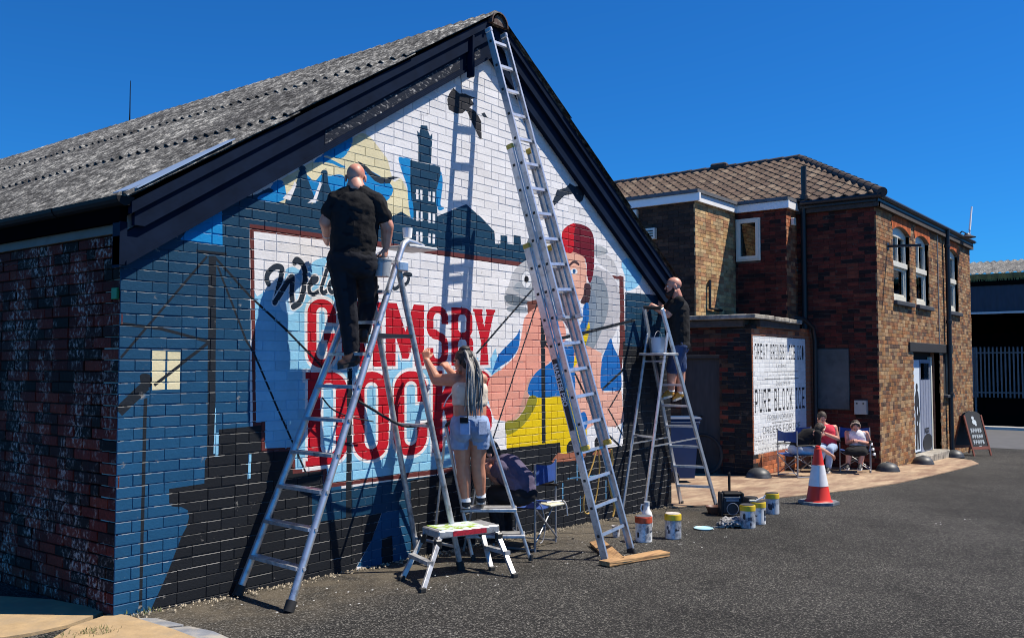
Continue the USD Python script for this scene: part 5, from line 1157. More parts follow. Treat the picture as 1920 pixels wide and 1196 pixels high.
for k in range(7):
    p = A(RT[0], RT[1], 0) * rg2.uniform(-.2, .12) + A(FW[0], FW[1], 0) * rg2.uniform(-.12, .02) + A(0, 0, rg2.uniform(.03, .07)); MB().path([p, p + A(RT[0], RT[1], 0) * rg2.uniform(-.07, .02) + A(*rg2.uniform(-.03, .03, 2), -.015), p + A(RT[0], RT[1], 0) * rg2.uniform(-.11, .02) + A(*rg2.uniform(-.04, .04, 2), -.025)], [.016, .015, .011], 8).build('finger', mat('glove_cloth', (.1, .1, .1)), o, smooth=50)
# traffic cone
c = onG(1535, 944); c[2] = gz(c[0]) + .004; o = thing('traffic_cone', 'red and white traffic cone on the tarmac by the seated group', 'traffic cone', c, local=True)
base = MB()
for k, s_ in enumerate((1,)): base.tm(trimesh.creation.extrude_polygon(Polygon([(.235 * math.cos(a), .235 * math.sin(a)) for a in np.arange(8) * math.pi / 4 + .3]).buffer(.03), .035, engine='earcut'))
base.build('base', mat('cone_base', (.10, .115, .13), .6, var=.3, dark=(.3, .32, .34), dscale=9, damt=.3), o)
redc = mat('cone_red', (.68, .030, .014), .5, var=.08, scale=6); whc = mat('cone_sleeve', (.72, .71, .72), .4, var=.12, scale=8)
rad = lambda z: .165 - .125 * z / .74
MB().lathe([(rad(.0) + .02, .035), (rad(.05), .06), (rad(.235), .235)], (0, 0, 0), 30).build('lower_body', redc, o, smooth=40)
MB().lathe([(rad(.235), .235), (rad(.235) + .003, .236), (rad(.51) + .003, .509), (rad(.51), .51)], (0, 0, 0), 30).build('reflective_sleeve', whc, o, smooth=40)
MB().lathe([(rad(.51), .51), (rad(.70), .70), (.045, .705), (.045, .725), (.03, .73), (.028, .76), (.02, .765), (0, .765)], (0, 0, 0), 30).build('upper_body', redc, o, smooth=40)
# rubber domes at the building's foot
dome_m = mat('dome_rubber', (.030, .033, .038), .5, var=.25, scale=5, dark=(.08, .085, .09), dscale=4, damt=.25)
dpts = [((11.86, .62), 'black rubber dome at the corner of the notice wall'), ((14.86, -.66), 'black rubber dome at the corner of the tall brick wall'), ((17.18, -.72), 'black rubber dome left of the doorstep'), ((19.82, -.76), 'black rubber dome beside the downpipe')]
prof = [(.215, 0), (.215, .02)] + [(.205 * math.cos(a), .02 + .15 * math.sin(a)) for a in np.linspace(.1, math.pi / 2, 9)]
d0 = None
for (px, lb_) in dpts:
    c = A(*px, 0); c[2] = gz(c[0]) + .008
    if d0 is None:
        d0 = thing('rubber_dome', lb_, 'dome', c, local=True, group='black domes along the wall foot'); MB().lathe(prof, (0, 0, 0), 28).build('dome', dome_m, d0, smooth=45); MB().lathe([(0, .168), (.03, .170), (.03, .176), (0, .178)], (0, 0, 0), 12).build('bolt_cap', blacki, d0)
    else: copy_of(d0, c, 0, lb_)
# wheelie bin, bicycle, A-board
c = A(10.25, 1.25, gz(10.25)); o = thing('wheelie_bin', 'blue wheelie bin behind the right ladder', 'wheelie bin', c, 40, local=True)
binm = mat('bin_blue', (.006, .036, .105), .5, var=.12, scale=4); V = []
for z, hx, hy in ((.08, .17, .18), (.95, .235, .24)): V += [(-hx, -hy, z), (hx, -hy, z), (hx, hy, z), (-hx, hy, z)]
MB().add(V, [[0, 1, 2, 3], [4, 5, 6, 7]] + [[i, (i + 1) % 4, 4 + (i + 1) % 4, 4 + i] for i in range(4)]).build('body', binm, o); MB().cbox((0, 0, .965), (.50, .52, .05), .015).build('rim', binm, o); MB().cbox((.0, -.02, 1.02), (.49, .54, .06), .025).build('lid', binm, o)
MB().tube((-.22, .33, .98), (.22, .33, .98), .018, 8).build('handle', binm, o); MB().cbox((.02, -.225, .62), (.26, .01, .14), .003).build('yellow_sticker', mat('yellow_sticker', (.72, .55, .02), .5), o)
for sx in (-1, 1): t = MB(); t.lathe([(.0, -.03), (.09, -.03), (.10, -.015), (.10, .015), (.09, .03), (0, .03)], (0, 0, 0), 18); v = np.vstack(t.V); MB().add(np.stack([v[:, 2] + sx * .20, v[:, 0] + .17, v[:, 1] + .10], 1), np.vstack(t.F)).build('wheel', rubber, o)
o = thing('bicycle', 'dark bicycle leaning against the outhouse wall behind the bin', 'bicycle', (11.80, 1.60, gz(11.8)), local=True)
def wheel(y):
    t = [(.0, y + .34 * math.cos(a), .345 + .34 * math.sin(a)) for a in np.linspace(0, 2 * math.pi, 33)]
    w = MB().path(t, .027, 8, caps=False).build('wheel', rubber, o, smooth=60)
    MB().path([(.0, y + .315 * math.cos(a), .345 + .315 * math.sin(a)) for a in np.linspace(0, 2 * math.pi, 33)], .008, 6, caps=False).build('rim', blacki, w, smooth=60)
    sp_ = MB()
    for k in range(14): a = k * 2 * math.pi / 14; sp_.tube((.0, y, .345), (.0, y + .31 * math.cos(a), .345 + .31 * math.sin(a)), .0022, 4)
    sp_.build('spokes', blacki, w, kind='stuff'); MB().tube((-.04, y, .345), (.04, y, .345), .02, 10).build('hub', blacki, w)
wheel(0.0); wheel(1.05)
fm = mat('bike_frame', (.03, .03, .034), .35, .3)
for p, q, n in (((0, 0, .345), (0, .20, .86), 'fork'), ((0, .20, .82), (0, .62, .82), 'top_tube'), ((0, .19, .74), (0, .60, .30), 'down_tube'), ((0, .60, .30), (0, .74, .90), 'seat_tube'), ((0, .60, .30), (0, 1.05, .345), 'chain_stay'), ((0, .68, .78), (0, 1.05, .345), 'seat_stay')): MB().tube(p, q, .017, 10).build(n, fm, o, smooth=50)
MB().cbox((0, .76, .93), (.12, .27, .05), .02).build('saddle', blacki, o); MB().path([(-.28, .12, 1.0), (-.1, .2, .98), (.1, .2, .98), (.26, .12, 1.0)], .013, 8).path([(0, .2, .86), (0, .2, .98)], .014, 8).build('handlebar', blacki, o, smooth=50)
for sd, a in ((1, .5), (-1, .5 + math.pi)): MB().path([(sd * .05, .60, .30), (sd * .07, .60 + .17 * math.cos(a), .30 + .17 * math.sin(a)), (sd * .12, .60 + .17 * math.cos(a), .30 + .17 * math.sin(a))], .011, 8).build('crank', aluw, o)
o = thing('pavement_board', 'black chalkboard A-board with red wooden frame at the end of the brick building', 'a-board', (21.1, -.9, gz(21)))
Lx, Nn = unit(A(.85, -.52, 0)), unit(A(-.52, -.85, 0)); ctr_ = A(21.12, -.86, gz(21.1)); tz = 1.04
redw = mat('red_brown_wood', (.20, .055, .03), .6, var=.25, scale=9); chalkb = mat('chalkboard', (.016, .018, .020), .7, var=.25, scale=8); chalk = mat('chalk', (.60, .66, .68), .9, var=.2, scale=30)
for sg in (1, -1):
    n2 = Nn * sg; dn = unit(n2 * .30 + A(0, 0, -tz)); org = ctr_ + A(0, 0, tz); nrm_ = unit(np.cross(Lx * sg, dn)); nrm_ = nrm_ if nrm_ @ n2 > 0 else -nrm_
    def P3(u, v, w, org=org, dn=dn, nrm_=nrm_): return org + Lx * u + dn * v + nrm_ * (w + .012)
    arch = Polygon([(-.25, .12)] + [(.25 * math.sin(a), .12 - .12 * math.cos(a)) for a in np.linspace(-math.pi / 2, math.pi / 2, 11)] + [(.25, .92), (-.25, .92)])
    pnl = MB().prism(arch, P3, .012).build('chalk_panel', chalkb, o)
    for u in (-.265, .265): MB().prism(sbox(u - .02, .10, u + .02, 1.08), lambda a_, b_2, c_2: P3(a_, b_2, c_2 - .006), .03).build('frame_rail', redw, o)
    MB().prism(sbox(-.245, .86, .245, .93), lambda a_, b_2, c_2: P3(a_, b_2, c_2 - .004), .026).build('frame_rail', redw, o)
    if sg == 1:
        rr_ = random.Random(12); mk = []
        mk += [Point(-.02, .17).buffer(.04), affinity.scale(Point(.0, .27).buffer(1), .065, .06), affinity.scale(Point(.03, .33).buffer(1), .03, .035)]
        for row, (v0, hh) in enumerate(((.42, .11), (.57, .09), (.70, .10))):
            u = -.17
            while u < .16: mk.append(sbox(u, v0, u + .014, v0 + hh)); mk.append(sbox(u, v0 + rr_.choice((0, hh / 2, hh - .014)), u + .04, v0 + rr_.choice((0, hh / 2, hh - .014)) + .0141)) if rr_.random() < 0 else mk.append(sbox(u, v0 + (hh - .014) * rr_.choice((0, .5, 1)), u + .042, v0 + (hh - .014) * rr_.choice((0, .5, 1)) + .014) if False else sbox(u, v0 + hh * .45, u + .042, v0 + hh * .45 + .014)); mk.append(sbox(u + .03, v0, u + .044, v0 + hh * rr_.uniform(.5, 1))); u += .07
        mk.append(sbox(-.03, .84, .05, .852))
        MB().prism(unary_union(mk), lambda a_, b_2, c_2: P3(a_, b_2, c_2 + .0121), .002).build('chalk_writing', chalk, pnl)
# small weeds growing out of the joints by the corner
rw = random.Random(21); gw = MB()
for cx, cy, n, sp_ in ((-.28, -.30, 130, .12), (.18, -.04, 60, .14), (-.5, -.26, 40, .2)):
    for i in range(n):
        x, y = cx + rw.gauss(0, sp_ * .5), cy + rw.gauss(0, .05); z = gz(x) + .012; h = rw.uniform(.010, .035); a = rw.uniform(0, 6.28)
        gw.add([(x - .004 * math.sin(a), y + .004 * math.cos(a), z), (x + .004 * math.sin(a), y - .004 * math.cos(a), z), (x + h * .5 * math.cos(a), y + h * .5 * math.sin(a), z + h)], [[0, 1, 2]])
tag(gw.build('weeds', mat('dry_weed', (.10, .115, .035), .9, var=.5, scale=20)), 'low weeds in the paving joints at the painted corner', 'weeds', kind='stuff')
rw = random.Random(22); gv = MB()
for i in range(900):
    x = rw.uniform(.05, 7.4); y = -abs(rw.gauss(0, .07)) - .015; s_ = rw.uniform(.004, .015); z = gz(x) + s_ * .3
    m = np.array([(s_, 0, 0), (-s_ * .6, s_ * .8, 0), (-s_ * .6, -s_ * .8, 0), (0, 0, s_ * .9)]) + (x, y, z); gv.add(m, [[0, 1, 3], [1, 2, 3], [2, 0, 3]])
tag(gv.build('rubble_grit', mat('mortar_grit', (.34, .29, .21), .95, var=.4, scale=50)), 'crumbs of mortar and grit along the foot of the painted wall', 'grit', kind='stuff')

rw = random.Random(31); dp_ = MB()
for cx, cy, n, sp_ in ((2.3, -1.1, 26, .35), (5.6, -1.2, 22, .5), (8.3, -3.0, 3, .1), (8.9, -3.25, 4, .12), (4.2, -1.0, 16, .4), (1.2, -.6, 14, .3)):
    for i in range(n):
        x, y, r_ = cx + rw.gauss(0, sp_), min(cy + rw.gauss(0, sp_ * .6), -.08), rw.uniform(.003, .010); V = [(x, y, gz(x) + .012)] + [(x + r_ * rw.uniform(.6, 1.3) * math.cos(a), y + r_ * rw.uniform(.6, 1.3) * math.sin(a), gz(x) + .009) for a in np.arange(7) * 2 * math.pi / 7]
        dp_.add(V, [[0, 1 + k, 1 + (k + 1) % 7] for k in range(7)])
tag(dp_.build('paint_drips', mat('dried_white_paint', (.55, .55, .54), .6, var=.2)), 'dried drips of white paint on the tarmac around the ladders', 'paint drips', kind='stuff')
# ------------------------------------------------------------------ director's chairs
canvas_b = mat('blue_canvas', (.007, .042, .20), .8, var=.25, scale=12, bump=.002, bscale=200)
chair_m = mat('chair_tube', (.34, .34, .35), .4, .7, var=.15)
def director_chair(loc, rot, label):
    o = thing('director_chair', label, 'folding chair', loc, rot, group=None, local=True)
    wx, dy = .265, .21
    for sx in (-1, 1):
        for sy, zt in ((-1, .80), (1, .54)): MB().path([(sx * wx, sy * dy, 0), (sx * wx, sy * dy, zt)], .0115, 8).build('post', chair_m, o, smooth=50)
        MB().cbox((sx * wx, .01, .55), (.045, .50, .022), .008).build('armrest', blackp, o)
        MB().path([(sx * wx, -dy, .02), (sx * wx, dy, .02)], .010, 8).build('foot_rail', chair_m, o)
    for sy in (-1, 1):
        for s in (-1, 1): MB().path([(-s * wx, sy * dy + s * .012, .05), (s * wx, sy * dy + s * .012, .38)], .009, 8).build('cross_leg', chair_m, o, smooth=50)
    n = 9; V = []
    for j in range(3):
        for i in range(n): t = i / (n - 1); V.append((-wx + 2 * wx * t, -dy + 2 * dy * j / 2, .395 - .035 * math.sin(math.pi * t)))
    V2 = [(x, y, z - .006) for x, y, z in V]
    F = [[j * n + i, j * n + i + 1, (j + 1) * n + i + 1, (j + 1) * n + i] for j in range(2) for i in range(n - 1)]
    MB().add(V, F).add(V2, F).build('seat', canvas_b, o, smooth=60)
    V = []
    for z in (.60, .70, .80):
        for i in range(n): t = i / (n - 1); V.append((-wx + 2 * wx * t, -dy - .045 * math.sin(math.pi * t) * (1 + .4 * (.80 - z) / .2), z - (.03 * math.sin(math.pi * t) if z > .75 else -.02 * math.sin(math.pi * t))))
    MB().add(V, F).build('back_canvas', canvas_b, o, smooth=60)
    return o
rot_of = lambda f: math.degrees(math.atan2(-f[0], f[1]))
ch_n = A(3.92, -.36, 0); ch_n[2] = gz(ch_n[0])
ch0 = director_chair(ch_n, rot_of((-.24, .97)), 'blue canvas folding chair under the crouching painter at the wall')
far_chairs = [(A(12.53, .19, 0), (.85, -.52), 'navy folding chair of the man in a black shirt beside the notice'), (A(13.72, .62, 0), (-.85, -.45), 'folding chair of the woman in the pink top'), (A(14.35, -.22, 0), (-.93, -.30), 'folding chair of the woman in the white vest')]
for p, f, lb_ in far_chairs:
    p[2] = gz(p[0]) + .008; copy_of(ch0, p, rot_of(f), lb_)
# things left on the near chair
q = onY(1034, 944, -.50); o = thing('paint_tray', 'cream plastic tray with brushes resting on the near chair seat', 'tray', q)
MB().cbox(q, (.17, .20, .02), .006, np.stack([unit(A(.9, -.3, .06)), unit(A(.3, .9, 0)), unit(A(-.06, 0, 1))], 1)).build('tray', mat('cream_tray', (.62, .58, .40), .5, var=.2, scale=20), o)
MB().path([q + A(-.05, .02, .018), q + A(.10, -.05, .022)], .007, 6).build('brush', white, o)
rope([(1006, 940), (1016, 952), (1022, 985), (1018, 1012), (1012, 1018)], -.57, .006, 'power_cord', 'grey power cord hanging in a loop from the near chair', mat('grey_flex', (.25, .25, .26), .6))
rope([(1056, 938), (1062, 948), (1064, 966)], -.52, .008, 'cloth_tie', 'pale cloth tie hanging off the back post of the near chair', mat('pale_cloth', (.55, .53, .5), .9))

# ------------------------------------------------------------------ people
def hullpair(p, r, q, s, n=12):
    a = m3.Manifold.sphere(float(r), n).translate([float(x) for x in p]); b = m3.Manifold.sphere(float(s), n).translate([float(x) for x in q])
    return m3.Manifold.batch_hull([a, b])
def ell(c, rad, R=None):
    m = m3.Manifold.sphere(1.0, 20).scale([float(x) for x in rad])
    M = np.eye(3) if R is None else np.asarray(R, float)
    return m.transform(np.hstack([M, np.asarray(c, float).reshape(3, 1)]))
def melt(parts, length=.02, it=8, name=None):
    u = m3.Manifold.batch_boolean(parts, m3.OpType.Add).refine_to_length(float(length)).to_mesh()
    t = trimesh.Trimesh(u.vert_properties[:, :3], u.tri_verts, process=True); t.merge_vertices()
    trimesh.smoothing.filter_taubin(t, lamb=.5, nu=.53, iterations=it)
    return t
def limb(pts, rs):
    return [hullpair(pts[i], rs[i], pts[i + 1], rs[i + 1]) for i in range(len(pts) - 1)]
def frame(fwd, up=(0, 0, 1)):
    f = unit(fwd); r = unit(np.cross(f, up)); u = np.cross(r, f); return np.stack([r, f, u], 1)      # columns: right, forward, up
def hand(w, d, pn, curl=.6, s=1.0, spread=.012):
    """palm and five separate fingers; d from wrist to knuckles, pn out of the palm"""
    d = unit(d); pn = unit(pn - d * (np.dot(pn, d))); a = np.cross(d, pn); P = []
    k = [w + d * .085 * s + a * x * s for x in (-.031, -.011, .010, .030)]
    P.append(m3.Manifold.batch_hull([m3.Manifold.sphere(.016 * s, 10).translate([*map(float, p)]) for p in [w + d * .012 + a * .018 * s, w + d * .012 - a * .018 * s] + k]))
    for i, kk in enumerate(k):
        L = (.036, .044, .041, .030)[i] * s; c1, c2 = curl * .9, curl * 1.9
        p1 = kk + (d * math.cos(c1) + pn * math.sin(c1)) * L; p2 = p1 + (d * math.cos(c2) + pn * math.sin(c2)) * L * .85
        P += limb([kk, p1, p2], [.0090 * s, .0085 * s, .0070 * s])
    t0 = w + d * .028 * s - a * .030 * s; t1 = t0 + unit(d * .8 - a * .7 + pn * .45) * .040 * s; t2 = t1 + unit(d * .9 + a * .1 + pn * .6) * .032 * s
    P += limb([t0, t1, t2], [.013 * s, .0105 * s, .0085 * s])
    return P
def head_parts(c, R, s=1.0):
    T = lambda x, y, z: np.asarray(c, float) + R @ (np.array([x, y, z]) * s)
    e = lambda x, y, z, a, b, d: ell(T(x, y, z), (a * s, b * s, d * s), R)
    P = [e(0, -.008, .030, .075, .094, .086), e(0, .018, -.035, .060, .072, .080), hullpair(T(-.018, .062, -.098), .022 * s, T(.018, .062, -.098), .022 * s), hullpair(T(0, .088, .012), .008 * s, T(0, .106, -.026), .0125 * s),
         hullpair(T(-.048, .0, -.070), .028 * s, T(0, .055, -.092), .030 * s), hullpair(T(.048, .0, -.070), .028 * s, T(0, .055, -.092), .030 * s), hullpair(T(-.034, .080, .024), .012 * s, T(.034, .080, .024), .012 * s),
         hullpair(T(-.018, .083, -.062), .010 * s, T(.018, .083, -.062), .010 * s)]
    for sx in (-1, 1): P.append(ell(T(sx * .078, -.006, -.008), (.011 * s, .024 * s, .033 * s), R))
    return P, T
def head_details(parent, T, R, s, iris=(.05, .07, .09)):
    for sx in (-1, 1):
        e = MB().tm(trimesh.creation.icosphere(2, .0125 * s)).V; v = e[0] + T(sx * .031, .079, .004); f = trimesh.creation.icosphere(2).faces
        eye = MB().add(v, f).build('eye', mat('eye_white', (.7, .68, .66), .3, var=.03), parent, smooth=True)
        MB().tm(trimesh.Trimesh(trimesh.creation.icosphere(2, .0062 * s).vertices + T(sx * .031, .0875, .004), f)).build('iris', mat('iris', iris, .3, var=.1), eye, smooth=True)
        MB().path([T(sx * .014, .094, .022), T(sx * .032, .093, .027), T(sx * .050, .082, .022)], .0045 * s, 6).build('eyebrow', mat('brow_hair', (.05, .03, .02), .9), parent)
    MB().path([T(-.022, .089, -.062), T(0, .095, -.060), T(.022, .089, -.062)], .0055 * s, 6).build('mouth', mat('lips', (.36, .12, .10), .5, var=.1), parent, smooth=True)
def skin_mat(name, c): return mat(name, c, .5, var=.16, scale=18, bump=.0006, bscale=150, dark=tuple(np.array(c) * (.9, .6, .55)), dscale=7, damt=.18)
def cloth(name, c, b=.006, bs=26, rough=.9): return mat(name, c, rough, var=.25, scale=10, bump=b, bscale=bs, spec=.25)
def shirt_crumple(t, amp=.006, k=16, seed=0, stretch=(1, 1, 1.9)):
    n = t.vertex_normals; q = t.vertices * np.array(stretch) * k; w = np.stack([meshkit.fbm(q * .6 + 17 * i, 2, seed + i) for i in range(3)], -1)
    r = 1 - 2 * np.abs(meshkit.fbm(q + 2.2 * w, 3, seed + 5) - .5); d = ((meshkit.fbm(q, 3, seed) - .5) * 1.4 + (r - .75) * 1.5) * amp; t.vertices = t.vertices + n * d[:, None]; return t
def J(d0):
    def f(px, py, d=0.0): return CAM + ray(px, py) * (d0 + d)
    return f
def shoe(a, toe, r, parent, m, sole=None, h=.05):
    """foot from heel a to toe"""
    a, toe = np.asarray(a, float), np.asarray(toe, float); d = unit(toe - a)
    t = melt([hullpair(a + A(0, 0, .012), r, toe - d * r * .6, r * .78), hullpair(a + A(0, 0, .045), r * .9, lerp(a, toe, .45) + A(0, 0, .02), r * .9)], .018, 6)
    s = MB().tm(t).build('shoe', m, parent, smooth=True)
    lat_ = unit(np.cross(d, (0, 0, 1))); zb = -r * .72
    pl = [];
    for (u, w_) in ((-.12, .55), (.1, .92), (.45, .85), (.75, 1.0), (.95, .7), (1.04, .0)): pl.append((u, w_))
    P = [a + (toe - a) * u + lat_ * r * w_ for u, w_ in pl] + [a + (toe - a) * u - lat_ * r * w_ for u, w_ in pl[::-1]]
    V = [p + A(0, 0, zb) for p in P] + [p + A(0, 0, zb + .028) for p in P]; n = len(P)
    hullm = trimesh.convex.convex_hull(np.array(V)); MB().tm(hullm).build('sole', sole or rubber, s)
    return s
def torso(hip, waist, chest, shl, shr, neck, rw, rc, rh, R):
    """pelvis to neck as overlapping ellipsoids in the body's frame R"""
    P = [ell(hip, rh, R), ell(waist, rw, R), ell(chest, rc, R), m3.Manifold.batch_hull([ell(hip, np.array(rh) * .92, R), ell(waist, rw, R)]), m3.Manifold.batch_hull([ell(waist, np.array(rw) * .98, R), ell(chest, np.array(rc) * .98, R)])]
    P += [hullpair(lerp(shl, chest, .25), .066, lerp(shr, chest, .25), .066), hullpair(lerp(shl, shr, .30), .052, neck, .050), hullpair(lerp(shl, shr, .70), .052, neck, .050)]
    return P
def build_cloth(name, parts, m, parent, amp=.006, k=14, it=5, length=.022, seed=1, label=None):
    t = melt(parts, length, it); shirt_crumple(t, amp, k, seed); return MB().tm(t).build(name, m, parent, smooth=True, label=label)
def cut_below(mesh_parts, p, n):
    u = m3.Manifold.batch_boolean(mesh_parts, m3.OpType.Add); n = unit(n); return [u.trim_by_plane([float(x) for x in n], float(np.dot(n, p)))]

blk_shirt = cloth('black_tshirt', (.010, .010, .0115)); blk_trs = cloth('black_jeans', (.010, .011, .016), .008, 22)
# --- tall man on the trestle ladder, seen from behind
j = J(6.98); man = thing('person', 'tall bald man in black t-shirt and jeans, seen from behind on the trestle ladder', 'person', (1.72, -.36, gz(1.7)))
Fm = unit(A(.72, .69, 0)); R = frame(Fm); Rt_ = R[:, 0]
hc = j(667, 334, .05); sk = skin_mat('skin_pink', (.56, .27, .19))
shl, shr, nk, che, wai, hip = j(630, 374), j(706, 377), j(669, 354), j(668, 396, .01), j(664, 444, .0), j(660, 486, .0)
Hd, T = head_parts(hc, frame(unit(A(Fm[0], Fm[1], -.30))), .94)
la = [shl, j(611, 416, .02), j(614, 441, .18)]; ra = [shr, j(726, 424, .05), j(724, 460, .12)]
lleg = [hip - Rt_ * .085, j(651, 578, .02), j(660, 662, .06)]; rleg = [hip + Rt_ * .085, j(690, 562, .26), j(681, 620, .20)]
P = Hd + limb([T(0, -.02, -.06), nk], [.062, .068]) + torso(hip, wai, che, shl, shr, nk, (.155, .115, .13), (.175, .12, .17), (.165, .13, .13), R)
P += limb(la, [.060, .053, .037]) + limb(ra, [.060, .052, .037]) + limb(lleg, [.095, .062, .045]) + limb(rleg, [.095, .062, .045])
P += hand(la[2], unit(j(611, 452, .24) - la[2]), unit(A(.6, -.2, .2)), .9, .98) + hand(ra[2], unit(j(722, 474, .13) - ra[2]), -Rt_ + Fm * .3, 1.1, .98)
body = MB().tm(melt(P, .016, 7)).build('body', sk, man, smooth=True); head_details(body, T, frame(unit(A(Fm[0], Fm[1], -.3))), .94)
sh = torso(lerp(hip, wai, .15), wai, che, shl, shr, lerp(nk, che, .12), (.180, .138, .14), (.192, .136, .175), (.180, .145, .12), R)
sh += limb([shl, lerp(la[0], la[1], .62)], [.066, .070]) + limb([shr, lerp(ra[0], ra[1], .62)], [.066, .070]) + limb([lerp(shl, nk, .15), nk - A(0, 0, .015)], [.062, .066]) + limb([lerp(shr, nk, .15), nk - A(0, 0, .015)], [.062, .066])
build_cloth('tshirt', sh, blk_shirt, man, .010, 9, 3, .016, 3)
tr = [ell(hip, (.178, .150, .14), R), m3.Manifold.batch_hull([ell(hip, (.165, .135, .08), R)] + [hullpair(lleg[0] - A(0, 0, .04), .11, rleg[0] - A(0, 0, .04), .11)])] + limb(lleg, [.108, .080, .062]) + limb(rleg, [.108, .080, .060])
build_cloth('jeans', tr, blk_trs, man, .009, 13, 3, .016, 5)
MB().path([la[2] + unit(la[1] - la[2]) * .012 + .036 * (Rt_ * math.cos(t) + unit(np.cross(unit(la[1] - la[2]), Rt_)) * math.sin(t)) for t in np.linspace(0, 6.28, 13)], .006, 6, caps=False).build('wristband', white, man)
bm = mat('brown_boot', (.035, .016, .011), .5, var=.3)
shoe(j(664, 678, .03), j(634, 684, -.02), .048, man, bm); shoe(j(681, 634, .16), j(679, 636, .36), .045, man, bm)
for sx in (-1, 1): pass
MB().path([T(-.080, -.0, .01), T(-.076, .07, .012)], .003, 6).path([T(.080, -.0, .01), T(.076, .07, .012)], .003, 6).path([T(-.06, .10, .012), T(0, .112, .012), T(.06, .10, .012)], .003, 6).build('glasses', blacki, man)
hb = j(716, 508, .10); bucket(hb - A(0, 0, .045), .075, .135, 'grey paint kettle hanging from the hand of the man in black', mat('grey_kettle', (.40, .42, .43), .45, .2, var=.15, scale=14, dark=(.1, .1, .11), dscale=20, damt=.15))

# --- woman in denim shorts
j = J(7.86); wom = thing('person', 'woman with long grey braids in beige crop top and denim shorts, painting from low steps', 'person', (3.1, -.5, gz(3.1)))
Fm = unit(A(.62, .78, 0)); R = frame(Fm); Rt_ = R[:, 0]; sk = skin_mat('skin_tan', (.46, .205, .125))
hc = j(868, 678, .06); shl, shr, nk, che, wai, hip = j(858, 712), j(903, 711, .02), j(879, 704, .03), j(881, 732), j(881, 764), j(881, 795)
Rh = frame(unit(A(.05, 1, -.12))); Hd, T = head_parts(hc, Rh, .90)
la = [shl, j(818, 712, .10), j(800, 676, .12)]; ra = [shr, j(864, 716, .26), j(840, 692, .36)]
lleg = [hip - Rt_ * .078, j(868, 872, .02), j(874, 940, .03)]; rleg = [hip + Rt_ * .078, j(896, 871, .05), j(902, 932, .10)]
P = Hd + limb([T(0, -.02, -.06), nk], [.046, .050]) + torso(hip, wai, che, shl, shr, nk, (.145, .110, .11), (.142, .115, .135), (.150, .130, .12), R)
P += limb(la, [.058, .050, .029]) + limb(ra, [.056, .047, .028]) + limb([lleg[0], lerp(lleg[0], lleg[1], .5), lleg[1], lerp(lleg[1], lleg[2], .35), lleg[2]], [.092, .080, .060, .062, .036]) + limb([rleg[0], lerp(rleg[0], rleg[1], .5), rleg[1], lerp(rleg[1], rleg[2], .35), rleg[2]], [.092, .080, .060, .062, .036])
P += hand(la[2], unit(j(799, 660, .15) - la[2]), Fm + Rt_ * .4, .5, .86) + hand(ra[2], unit(j(831, 677, .42) - ra[2]), Fm - Rt_ * .3, .8, .86)
body = MB().tm(melt(P, .015, 7)).build('body', sk, wom, smooth=True); head_details(body, T, Rh, .9)
zc = lambda p, dz: np.asarray(p) + A(0, 0, dz)
top_ = torso(lerp(hip, wai, .8), lerp(wai, che, .35), che, lerp(shl, che, .25), lerp(shr, che, .25), lerp(nk, che, .4), (.155, .122, .10), (.160, .128, .125), (.150, .12, .06), R)
top_ = cut_below(top_, j(881, 759), (0, 0, 1)); top_ = [top_[0].trim_by_plane([0., 0., -1.], float(-j(881, 716)[2]))]
build_cloth('crop_top', top_ + limb([lerp(shl, nk, .3) - Fm * .02, lerp(shl, che, .5) - Fm * .07], [.018, .02]) + limb([lerp(shr, nk, .3) - Fm * .02, lerp(shr, che, .5) - Fm * .07], [.018, .02]), cloth('beige_ribbed', (.60, .52, .42), .003, 60), wom, .004, 14, 3, .014, 4)
den = cloth('light_denim', (.22, .30, .46), .004, 60)
shp = [ell(hip, (.162, .145, .125), R), ell(zc(hip, .045), (.150, .128, .09), R), ell(hip - Fm * .055 - Rt_ * .072 - A(0, 0, .03), (.092, .105, .12), R), ell(hip - Fm * .055 + Rt_ * .072 - A(0, 0, .03), (.092, .105, .12), R)]
kl, kr = lerp(lleg[0], lleg[1], .52), lerp(rleg[0], rleg[1], .53)
shp += limb([lleg[0], kl - Rt_ * .012], [.098, .086]) + limb([rleg[0], kr + Rt_ * .012], [.098, .086])
shp = cut_below(shp, lerp(kl, kr, .5) - A(0, 0, .03), (0, 0, 1)); shp = [shp[0].trim_by_plane([0., 0., -1.], float(-j(881, 768)[2]))]
so = build_cloth('denim_shorts', shp, den, wom, .005, 16, 3, .014, 2)
for sx in (-1, 1):
    pc_ = hip - Fm * .168 + Rt_ * sx * .075 - A(0, 0, .02); MB().cbox(pc_, (.085, .012, .115), .004, np.stack([unit(Rt_ + Fm * sx * .35), unit(Fm - Rt_ * sx * .35), A(0, 0, 1)], 1)).build('back_pocket', cloth('denim_pocket', (.27, .34, .50), .004, 60), so)
pc_ = hip - Fm * .178 - Rt_ * .085 + A(0, 0, .045); MB().cbox(pc_, (.07, .012, .05), .004, np.stack([unit(Rt_ - Fm * .35), unit(Fm + Rt_ * .35), A(0, 0, 1)], 1)).build('phone', blackp, so)
for l_, tp in ((lleg, j(874, 943, .22)), (rleg, j(902, 936, .28))): shoe(l_[2] - A(0, 0, .03), tp - A(0, 0, .015), .040, wom, mat('black_trainer', (.014, .014, .016), .6), mat('pale_sole', (.60, .58, .54), .6)); MB().path([l_[2] - A(0, 0, .0), l_[2] + A(0, 0, .035)], [.044, .042], 12).build('sock', white, wom, smooth=50)
hairm = mat('dark_hair', (.018, .014, .013), .6, var=.3, scale=40); hairg = mat('grey_braid', (.30, .285, .26), .7, var=.6, scale=90, bump=.002, bscale=160)
hairb = mat('brown_grey_braid', (.085, .075, .068), .7, var=.5, scale=90)
